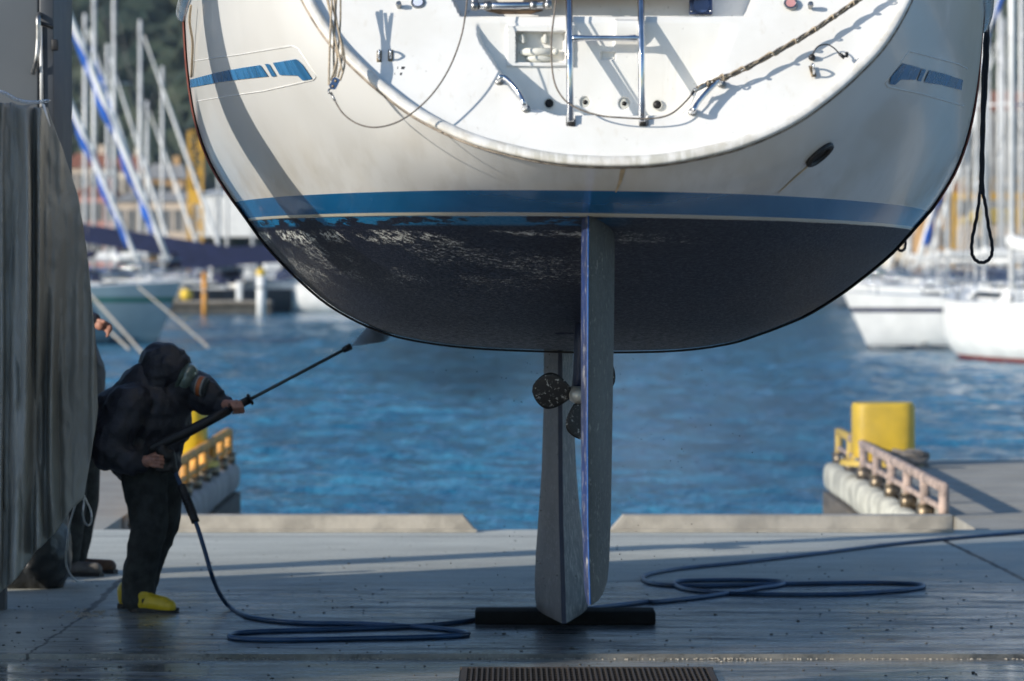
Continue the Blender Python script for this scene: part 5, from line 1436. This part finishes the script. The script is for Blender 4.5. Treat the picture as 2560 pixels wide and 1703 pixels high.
# hose
hs = thing('pressure_hose', 'dark blue pressure hose looping over the wet ground from the lance to the right edge', 'hose', G(700, 1434))
hp = [P_(402, 1082, -.235), P_(411, 1105, -.25), P_(422, 1130, -.27), P_(440, 1175, -.30), P_(455, 1215, -.33), P_(472, 1270, -.36), P_(488, 1325, -.37)]
g_ = [(506, 1367), (532, 1398), (575, 1420), (640, 1430), (720, 1434.5), (800, 1435), (900, 1439), (1000, 1446), (1052, 1452), (1078, 1458), (1050, 1463), (950, 1467), (800, 1470), (650, 1473), (560, 1471), (528, 1465), (548, 1457), (620, 1452.5), (720, 1450), (850, 1446), (960, 1441), (1040, 1434), (1110, 1424), (1200, 1412), (1340, 1402), (1480, 1386)]
HR = .0128
for q in g_:
    z = HR if q[1] > 1400 else HR+max(0, (1400-q[1]))*.0008
    if q == (506, 1367): hp.append(W(506, 1367, 20.75)); continue
    if q == (532, 1398): hp.append(W(532, 1400, 20.85)); continue
    hp.append(G(q[0], q[1], HR))
def c7(x, y): return ((1460+x/2.1427)/K, (1200+y/2.1427)/K)
for q in ((400, 652), (700, 618), (900, 585), (1040, 565), (1078, 552), (1040, 542), (900, 536), (700, 536), (520, 541), (482, 556), (540, 583), (700, 602), (900, 611), (1100, 614), (1400, 611), (1650, 596), (1790, 580), (1822, 568), (1780, 558), (1600, 551), (1350, 552), (1100, 556), (800, 564), (560, 568), (380, 556), (318, 532), (345, 505), (520, 474), (800, 446), (1200, 400), (1600, 350), (2000, 310), (2357, 281), (2700, 255)):
    vx, vy = c7(*q); hp.append(G(vx, vy, HR))
m = MB(); m.tube(spline(hp, 6), HR, 10); m.build('hose_line', M['hose'], hs)
m = MB(); pp = spline(hp[1:5], 5); m.tube(pp[3:14], .024, 10)
for i in range(10): 
    q = pp[3].lerp(pp[13], i/10.0)
m.build('hose_sleeve', M['black'], hs)
for i in range(8):
    q = spline(hp[2:5], 8)[2+i]; q2 = spline(hp[2:5], 8)[3+i]; m = MB(); m.cyl(q, q.lerp(q2, .5), .027, n=12); m.build('sleeve_rib', M['black'], hs)

# jet + spray
def m_vol(name, dens, col=(1, 1, 1), ns=None, scl=3, thr=(.4, .7)):
    t = NT(name); t.t.nodes.remove(t.b); v = t.n('ShaderNodeVolumePrincipled'); v.inputs['Color'].default_value = (*col, 1); v.inputs['Density'].default_value = dens
    v.inputs['Anisotropy'].default_value = .3
    if ns:
        c = t.coord('Generated'); f = t.noise(t.geo(ns), scl, 2); r = t.ramp(f, thr[0], thr[1], 0, dens)
        # fade towards the borders of the object
        vm = t.n('ShaderNodeVectorMath', operation='DISTANCE'); t.l(c, vm.inputs[0]); vm.inputs[1].default_value = (.5, .5, .5)
        fd = t.ramp(vm.outputs['Value'], .5, .12); t.l(t.math('MULTIPLY', r, fd), v.inputs['Density'])
    t.l(v.outputs[0], t.out.inputs['Volume']); return t.m
J1 = W(872, 762, 20.5)
m = MB(); jd = (J1-L3).normalized(); m.cyl(L3+d3*.02, J1+jd*.04, .004, .07, 20); o = m.build('water_jet', m_vol('jet_spray', 18)); tag(o, 'white water jet fanning from the lance nozzle to the hull bottom', 'water jet', kind='stuff')
m = MB(); m.ell(W(1100, 838, 21.2), (1.05, .6, .30), Matrix.Rotation(R(11), 3, 'Y')); o = m.build('spray_mist', m_vol('mist_a', 2.1, (.92, .9, .88), (1, 1, 1), 2.0, (.2, .7))); tag(o, 'grey spray mist drifting under the hull beside the keel', 'mist', kind='stuff')
m = MB(); m.ell(W(1720, 950, 24.5), (1.9, .9, 1.0)); o = m.build('spray_mist', m_vol('mist_b', .85, (.9, .92, 1), (1, 1, 1), 1.3, (.25, .7))); tag(o, 'thin spray mist hanging over the water right of the rudder', 'mist', kind='stuff')
m = MB(); rg = random.Random(11)
for k in range(170):
    vx = rg.gauss(1300, 170); vy = rg.uniform(810, 1380); 
    if rg.random() < .3: vx = rg.uniform(1150, 1750); vy = rg.uniform(820, 1250)
    c = W(vx, vy, rg.uniform(18, 20)); m.ell(c, rg.uniform(.0012, .0034), None, 6, 4)
o = m.build('paint_flecks', M['dark']); tag(o, 'dark paint flecks and drops flying below the hull', 'flecks', kind='stuff')

# ---------------------------------------------------------------- second worker (behind the tarpaulin)
SD2 = 23.2
def Q_(vx, vy, d=0): return W(vx, vy, SD2+d)
w2 = thing('person', 'worker in dark clothes and brown boots mostly hidden behind the tarpaulin with one hand raised', 'person', Q_(180, 1315))
m = MB(); m.cap(Q_(175, 1040), .15, Q_(172, 860), .19); m.cap(Q_(172, 850), .17, Q_(165, 800), .15)
m.cap(Q_(160, 790, -.05), .085, Q_(175, 745, -.2), .062); m.cap(Q_(175, 745, -.2), .062, Q_(216, 738, -.3), .047)
m.cap(Q_(195, 820), .085, Q_(205, 930), .075); m.cap(Q_(205, 930), .07, Q_(196, 1010), .055); m.cap(Q_(200, 860), .1, Q_(195, 950), .10)
remesh(m, 'jacket', M['jacket'], w2, .014, 3, .008, 8)
m = MB(); m.cap(Q_(160, 780), .06, Q_(162, 740), .06); m.ell(Q_(164, 715), (.095, .085, .12)); m.ell(Q_(188, 722), (.018, .018, .022)); remesh(m, 'head', M['skin'], w2, .009, 3)
m = MB(); m.ell(Q_(160, 702), (.105, .095, .105)); m.build('hair', M['dark'], w2)
m = MB(); m.cap(Q_(172, 1040), .145, Q_(182, 1040), .14); m.cap(Q_(190, 1060, .1), .115, Q_(194, 1150, .1), .092); m.cap(Q_(194, 1150, .1), .09, Q_(172, 1282, .1), .075)
m.cap(Q_(160, 1060, -.08), .11, Q_(165, 1150, -.1), .09); m.cap(Q_(165, 1150, -.1), .088, Q_(158, 1278, -.1), .072)
remesh(m, 'trousers', M['trousers'], w2, .014, 3, .008, 8, stretch=(1, 1, .5))
def boot2(vx, d, L, mat):
    b = Q_(vx, 1318, d); b.z = 0; x, y = b.x, b.y; m = MB()
    m.cap((x, y, .06), .045, (x, y, .14), .052); m.cap((x, y, .05), .045, (x+.12, y-.02, .045), .046); m.cap((x+.12, y-.02, .045), .046, (x+L-.05, y-.04, .042), .045)
    o = remesh(m, 'boot', mat, w2, .008, 3, clipz=.018)
    m = MB(); R_ = [[Vector((x-.05, y-.04, z)), Vector((x+.1, y-.07, z)), Vector((x+L-.02, y-.085, z)), Vector((x+L+.005, y-.05, z)), Vector((x+L-.02, y+.01, z)), Vector((x-.05, y+.04, z))] for z in (.001, .025)]
    m.loft(R_, True, True); m.build('sole', M['black'], o, False)
boot2(168, .12, .28, M['brown_boot']); boot2(150, -.1, .24, M['grey_boot'])
# raised hand
m = MB(); pa = Q_(219, 741, -.3); m.cap(pa, .034, Q_(232, 748, -.31), .036)
for i in range(4):
    y0 = 742+i*5.2; x0 = 236
    m.cap(Q_(232, 744+i*3.5, -.31), .012, Q_(x0+8, y0+1+i*.5, -.315+.004*i), .0115, 10); m.cap(Q_(x0+8, y0+1+i*.5, -.315), .0115, Q_(x0+18-i*1.5, y0+7+i, -.32), .0105, 10); m.cap(Q_(x0+18-i*1.5, y0+7+i, -.32), .0105, Q_(x0+20-i*3, y0+16, -.315), .0095, 10)
m.cap(Q_(226, 738, -.33), .013, Q_(240, 741, -.345), .012, 10)
remesh(m, 'hand', M['skin'], w2, .0048, 2)

# ---------------------------------------------------------------- tarpaulin, panel, chain, bag
TD = 18.7
XRt = [(200, 100), (245, 108), (300, 128), (450, 180), (600, 203), (750, 217), (940, 226), (1050, 210), (1150, 192), (1500, 186)]
BOT = [(0, 1385), (.44, 1372), (.56, 1340), (.70, 1270), (.82, 1228), (.93, 1170), (1, 1148)]
m = MB(); NCc, NRr = 170, 110; vs = []
for j in range(NRr+1):
    w_ = j/NRr
    for i in range(NCc+1):
        u = i/NCc; top = 208+38*u+5*abs(math.sin(u*22)); vy = top+(interp(u, BOT)-top)*w_
        xr = interp(vy, XRt); vx = lerp(-170, xr, u)
        amp = lerp(.022, .042, min(1, w_*1.4))
        ph = vx*.15+noise.noise(Vector((vx*.022, w_*1.3, 0)))*3.6+1.2*w_
        big = .10*math.sin(vx*.021+.8+.5*w_)*min(1, w_*2)
        fold = 3.0*amp*(.5+.5*math.sin(ph))**2*(.5+noise.noise(Vector((vx*.04, w_*3, 8))))*2.2+.016*noise.noise(Vector((vx*.11, vy*.006, 4)))+.007*noise.noise(Vector((vx*.09, vy*.03, 4)))+.02*noise.noise(Vector((vx*.05, vy*.006, 5)))
        fold *= (1-.85*sstep(112, 140, vx))
        crease = .12*sstep(16, 0, abs(vx-(118+20*w_)))*sstep(.3, .8, w_)
        wob = .05*noise.noise(Vector((vx*.011, vy*.004, 9)))+.012*noise.noise(Vector((vx*.06, vy*.03, 2)))
        D = TD-fold-big-wob+crease*.5+.25*max(0, u-.9)*10*.12
        p = W(vx, vy, D); vs.append(p)
fs = []
for j in range(NRr):
    for i in range(NCc): a = j*(NCc+1)+i; fs.append((a, a+1, a+NCc+2, a+NCc+1))
m.add(vs, fs); tp = m.build('tarpaulin', M['tarp']); tag(tp, 'grey green tarpaulin hanging in vertical folds at the left edge', 'tarpaulin')
tp['kind'] = 'thing' if False else tp.get('kind', '') or ''
if not tp['kind']: del tp['kind']
sm2 = tp.modifiers.new('thickness', 'SOLIDIFY'); sm2.thickness = .004
# chain along the top
ch = thing('chain', 'small steel chain holding the top edge of the tarpaulin', 'chain', W(60, 225, 18.5))
cp = spline([W(-30, 200, 18.52), W(10, 214, 18.5), W(40, 230, 18.5), (W(75, 236, 18.5)), W(112, 232, 18.5)], 9)
for i in range(0, len(cp)-1):
    a, b = cp[i], cp[i+1]; c = (a+b)/2; d = (b-a).normalized(); up = Vector((0, 1, 0)) if i % 2 else Vector((0, 0, 1)); up = (up-d*up.dot(d)).normalized()
    P = [c+d*.011*math.cos(q)+up*.0075*math.sin(q) for q in [2*math.pi*k/10 for k in range(11)]]
    MB().tube(P, .0024, 5, False).build('link', M['steel'], ch)
# grey steel cabinet
CD = 20.2
cb = thing('steel_cabinet', 'tall grey steel cabinet behind the tarpaulin at the upper left', 'cabinet', (-3.6, 20.9, 0))
e = W(126, 0, CD).x; x0 = -4.7
m = MB(); m.box(((x0+e-.09)/2, CD+.42, 2.55), (e-.09-x0, .8, 3.9), None, .01); m.build('side_panel', M['panel'], cb)
m = MB(); m.box((e-.042, CD+.40, 2.55), (.08, .84, 3.9), None, .008); m.build('corner_post', M['panel_edge'], cb)
for q in ((x0+.1, CD+.1), (x0+.1, CD+.7), (e-.4, CD+.7)):
    m = MB(); m.box((q[0], q[1], .32), (.09, .09, .64)); m.build('leg', M['panel_edge'], cb, False)
m = MB(); m.tube(spline([W(91, 33, CD-.02), W(88, 45, CD-.08), (W(88, 90, CD-.08)), W(84, 140, CD-.08), W(76, 168, CD-.02)], 5), .014, 10); hb = m.build('handle', M['dull_steel'], cb)
m = MB(); m.cyl(W(92, 53, CD-.06), W(121, 62, CD-.02), .011, n=8); m.build('bracket', M['black'], hb); m = MB(); m.box(W(127, 104, CD-.04), (.035, .05, .06), None, .005); m.build('latch', M['black'], cb)
m = MB(); m.cyl(W(94, 60, CD-.03), W(96, 245, CD-.03), .009, n=8); m.build('rod', M['alu'], cb)
m = MB(); m.add([W(96, 238, 18.45), W(103, 240, 18.45), W(117, 290, 18.45), W(114, 292, 18.45), W(96, 238, 18.47), W(103, 240, 18.47), W(117, 290, 18.47), W(114, 292, 18.47)], [(0, 1, 2, 3), (4, 7, 6, 5), (0, 4, 5, 1), (1, 5, 6, 2), (2, 6, 7, 3), (3, 7, 4, 0)]); o = m.build('strap_end', M['alu']); tag(o, 'thin pale metal strip hanging at the top corner of the tarpaulin', 'strip')
# black bag
bg_ = G(88, 1360); m = MB(); m.ell(bg_+Vector((0, .25, .20)), (.17, .22, .26)); m.ell(bg_+Vector((-.14, .25, .14)), (.2, .2, .17)); m.ell(bg_+Vector((.04, .3, .42)), (.10, .15, .2))
t = thing('rubbish_bag', 'black bag slumped on the ground under the tarpaulin hem', 'bag', (bg_.x, bg_.y+.25, 0)); remesh(m, 'bag_body', M['bag'], t, .016, 2, .018, 6, clipz=.001, wr2=.006)
m = MB(); m.cap(bg_+Vector((.05, .3, .58)), .03, bg_+Vector((.08, .3, .68)), .045); m.build('knot', M['bag'], t)
# cords at the tarpaulin hem
for pts, lb in (([(193, 1140), (200, 1155), (209, 1175), (211, 1198), (206, 1209), (197, 1205), (191, 1185), (193, 1160), (194, 1142)], 'white cord loop hanging at the tarpaulin\'s lower corner'),
                ([(176, 1155), (168, 1180), (160, 1210), (156, 1245), (152, 1280), (154, 1305), (164, 1325), (178, 1338), (192, 1338)], 'long white cord trailing from the tarpaulin hem to the ground')):
    m = MB(); o = m.tube(spline([W(x, y, 19.3 if y < 1200 else 20.8) for x, y in pts] if len(pts) != 9 or pts[0][0] == 193 else [W(x, y, lerp(19.2, 22.3, k/8)) for k, (x, y) in enumerate(pts)], 6), .0055, 6).build('hem_cord', M['white_rope']); tag(o, lb, 'cord')

# hanging black rope on the right
def rope(pts, D, r, label):
    m = MB(); P = spline([W(x, y, D) for x, y in pts], 6); P = [p+Vector((.0015*math.cos(i*1.9), 0, .0015*math.sin(i*1.9))) for i, p in enumerate(P)]
    o = m.tube(P, r, 8).build('hanging_rope', M['black_rope']); tag(o, label, 'rope', 'black ropes hanging on the right'); return o
rope([(2262, -60), (2268, 60), (2263, 180), (2260, 300), (2258, 400), (2256, 440), (2248, 500), (2238, 550), (2238, 585), (2250, 602), (2268, 603), (2282, 588), (2283, 560), (2275, 520), (2268, 470), (2262, 430), (2264, 300), (2272, 150), (2274, 60), (2276, -60)], 18.6, .0085, 'long black rope hanging in a narrow loop beside the hull')
rope([(2086, 500), (2080, 525), (2064, 545), (2063, 562), (2069, 575), (2077, 577), (2083, 570), (2084, 555), (2080, 535), (2082, 505)], 20.6, .008, 'small black rope loop peeping out under the hull edge')

# ---------------------------------------------------------------- drain grate, debris
g0 = G(1068, 1534, -.026); yb0 = 18.05; x0 = (1068*K-1280)/FPX*yb0+.0; x1 = (1632*K-1280)/FPX*yb0; y0 = 17.15
gr = thing('drain_grate', 'rusty cast iron drain grate set in the wet apron', 'grate', ((x0+x1)/2, 17.6, -.025))
zt = -.012
m = MB(); m.box(((x0+x1)/2, (y0+yb0)/2, -.0235), (x1-x0+.04, yb0-y0+.04, .005)); m.build('pit', M['dark'], gr, False)
m = MB(); 
for yy in (y0, yb0): m.box(((x0+x1)/2, yy, -.016), (x1-x0+.04, .022, .016))
for xx in (x0, x1): m.box((xx, (y0+yb0)/2, -.016), (.022, yb0-y0-.03, .016))
m.build('frame', M['grate'], gr, False)
bb = MB(); bb.box((0, 0, 0), (x1-x0-.03, .014, .011), None, 0); nb = 9
src = None
for i in range(nb):
    yy = lerp(y0, yb0, (i+.5)/nb)
    if src is None: src = bb.build('long_bar', M['grate'], gr, False, True); src.location = ((x1+x0)/2-ORG[gr.name][0].x, yy-17.6, .0095)
    else: c = src.copy(); COL.objects.link(c); c.parent = gr; c.location = ((x1+x0)/2-ORG[gr.name][0].x, yy-17.6, .0095)
bb = MB(); bb.box((0, 0, 0), (.009, yb0-y0-.03, .014), None, 0); src = None; nb = 46
for i in range(nb):
    xx = lerp(x0, x1, (i+.5)/nb)
    if src is None: src = bb.build('cross_bar', M['grate'], gr, False, True); c = src
    else: c = src.copy(); COL.objects.link(c); c.parent = gr
    c.location = (xx-ORG[gr.name][0].x, (yb0+y0)/2-17.6, .0105)
m = MB(); rg = random.Random(21)
for k in range(620):
    vx = rg.uniform(-20, 2380); vy = 1230+rg.random()**.7*335; p = G(vx, vy, 0); 
    if SY-.05 < p.y < SY+.05: continue
    z = 0 if p.y > SY else -.025
    if p.y < SY: p = G(vx, vy, -.025)
    s = rg.uniform(.002, .0065)
    if rg.random() < .06: s *= 1.7
    m.ell(p+Vector((0, 0, s*.4)), (s*rg.uniform(.8, 1.8), s, s*.6), None, 6, 4)
o = m.build('grit', M['pontoon']); tag(o, 'dark grit and paint flakes scattered on the wet ground', 'grit', kind='stuff')
m = MB()
for k in range(420):
    p = Vector((rg.uniform(-3, 3.4), SY-.010+rg.gauss(0, .012), -.024)); s = rg.uniform(.0015, .0055); m.ell(p, (s*1.4, s, s*.8), None, 6, 4)
for k in range(60):
    q = G(rg.gauss(1690, 40), rg.gauss(1515, 3), -.02); s = rg.uniform(.003, .007); m.ell(q, (s*1.4, s, s*.7), None, 6, 4)
for k in range(90):
    q = G(rg.gauss(205, 25), rg.gauss(1415, 5), .0); s = rg.uniform(.003, .008); m.ell(q+Vector((0, 0, s*.3)), (s*1.4, s, s*.7), None, 6, 4)
o = m.build('pebbles', M['conc']); tag(o, 'pale pebbles and crumbs caught along the pavement step', 'pebbles', kind='stuff')

hz = thing_h = MB(); hz.box((0, 330, 68), (900, 690, 142))
o = hz.build('haze', m_vol('haze_air', .00012, (.86, .92, 1.0)), smooth=False); tag(o, 'thin blue sea haze', 'haze', kind='stuff')
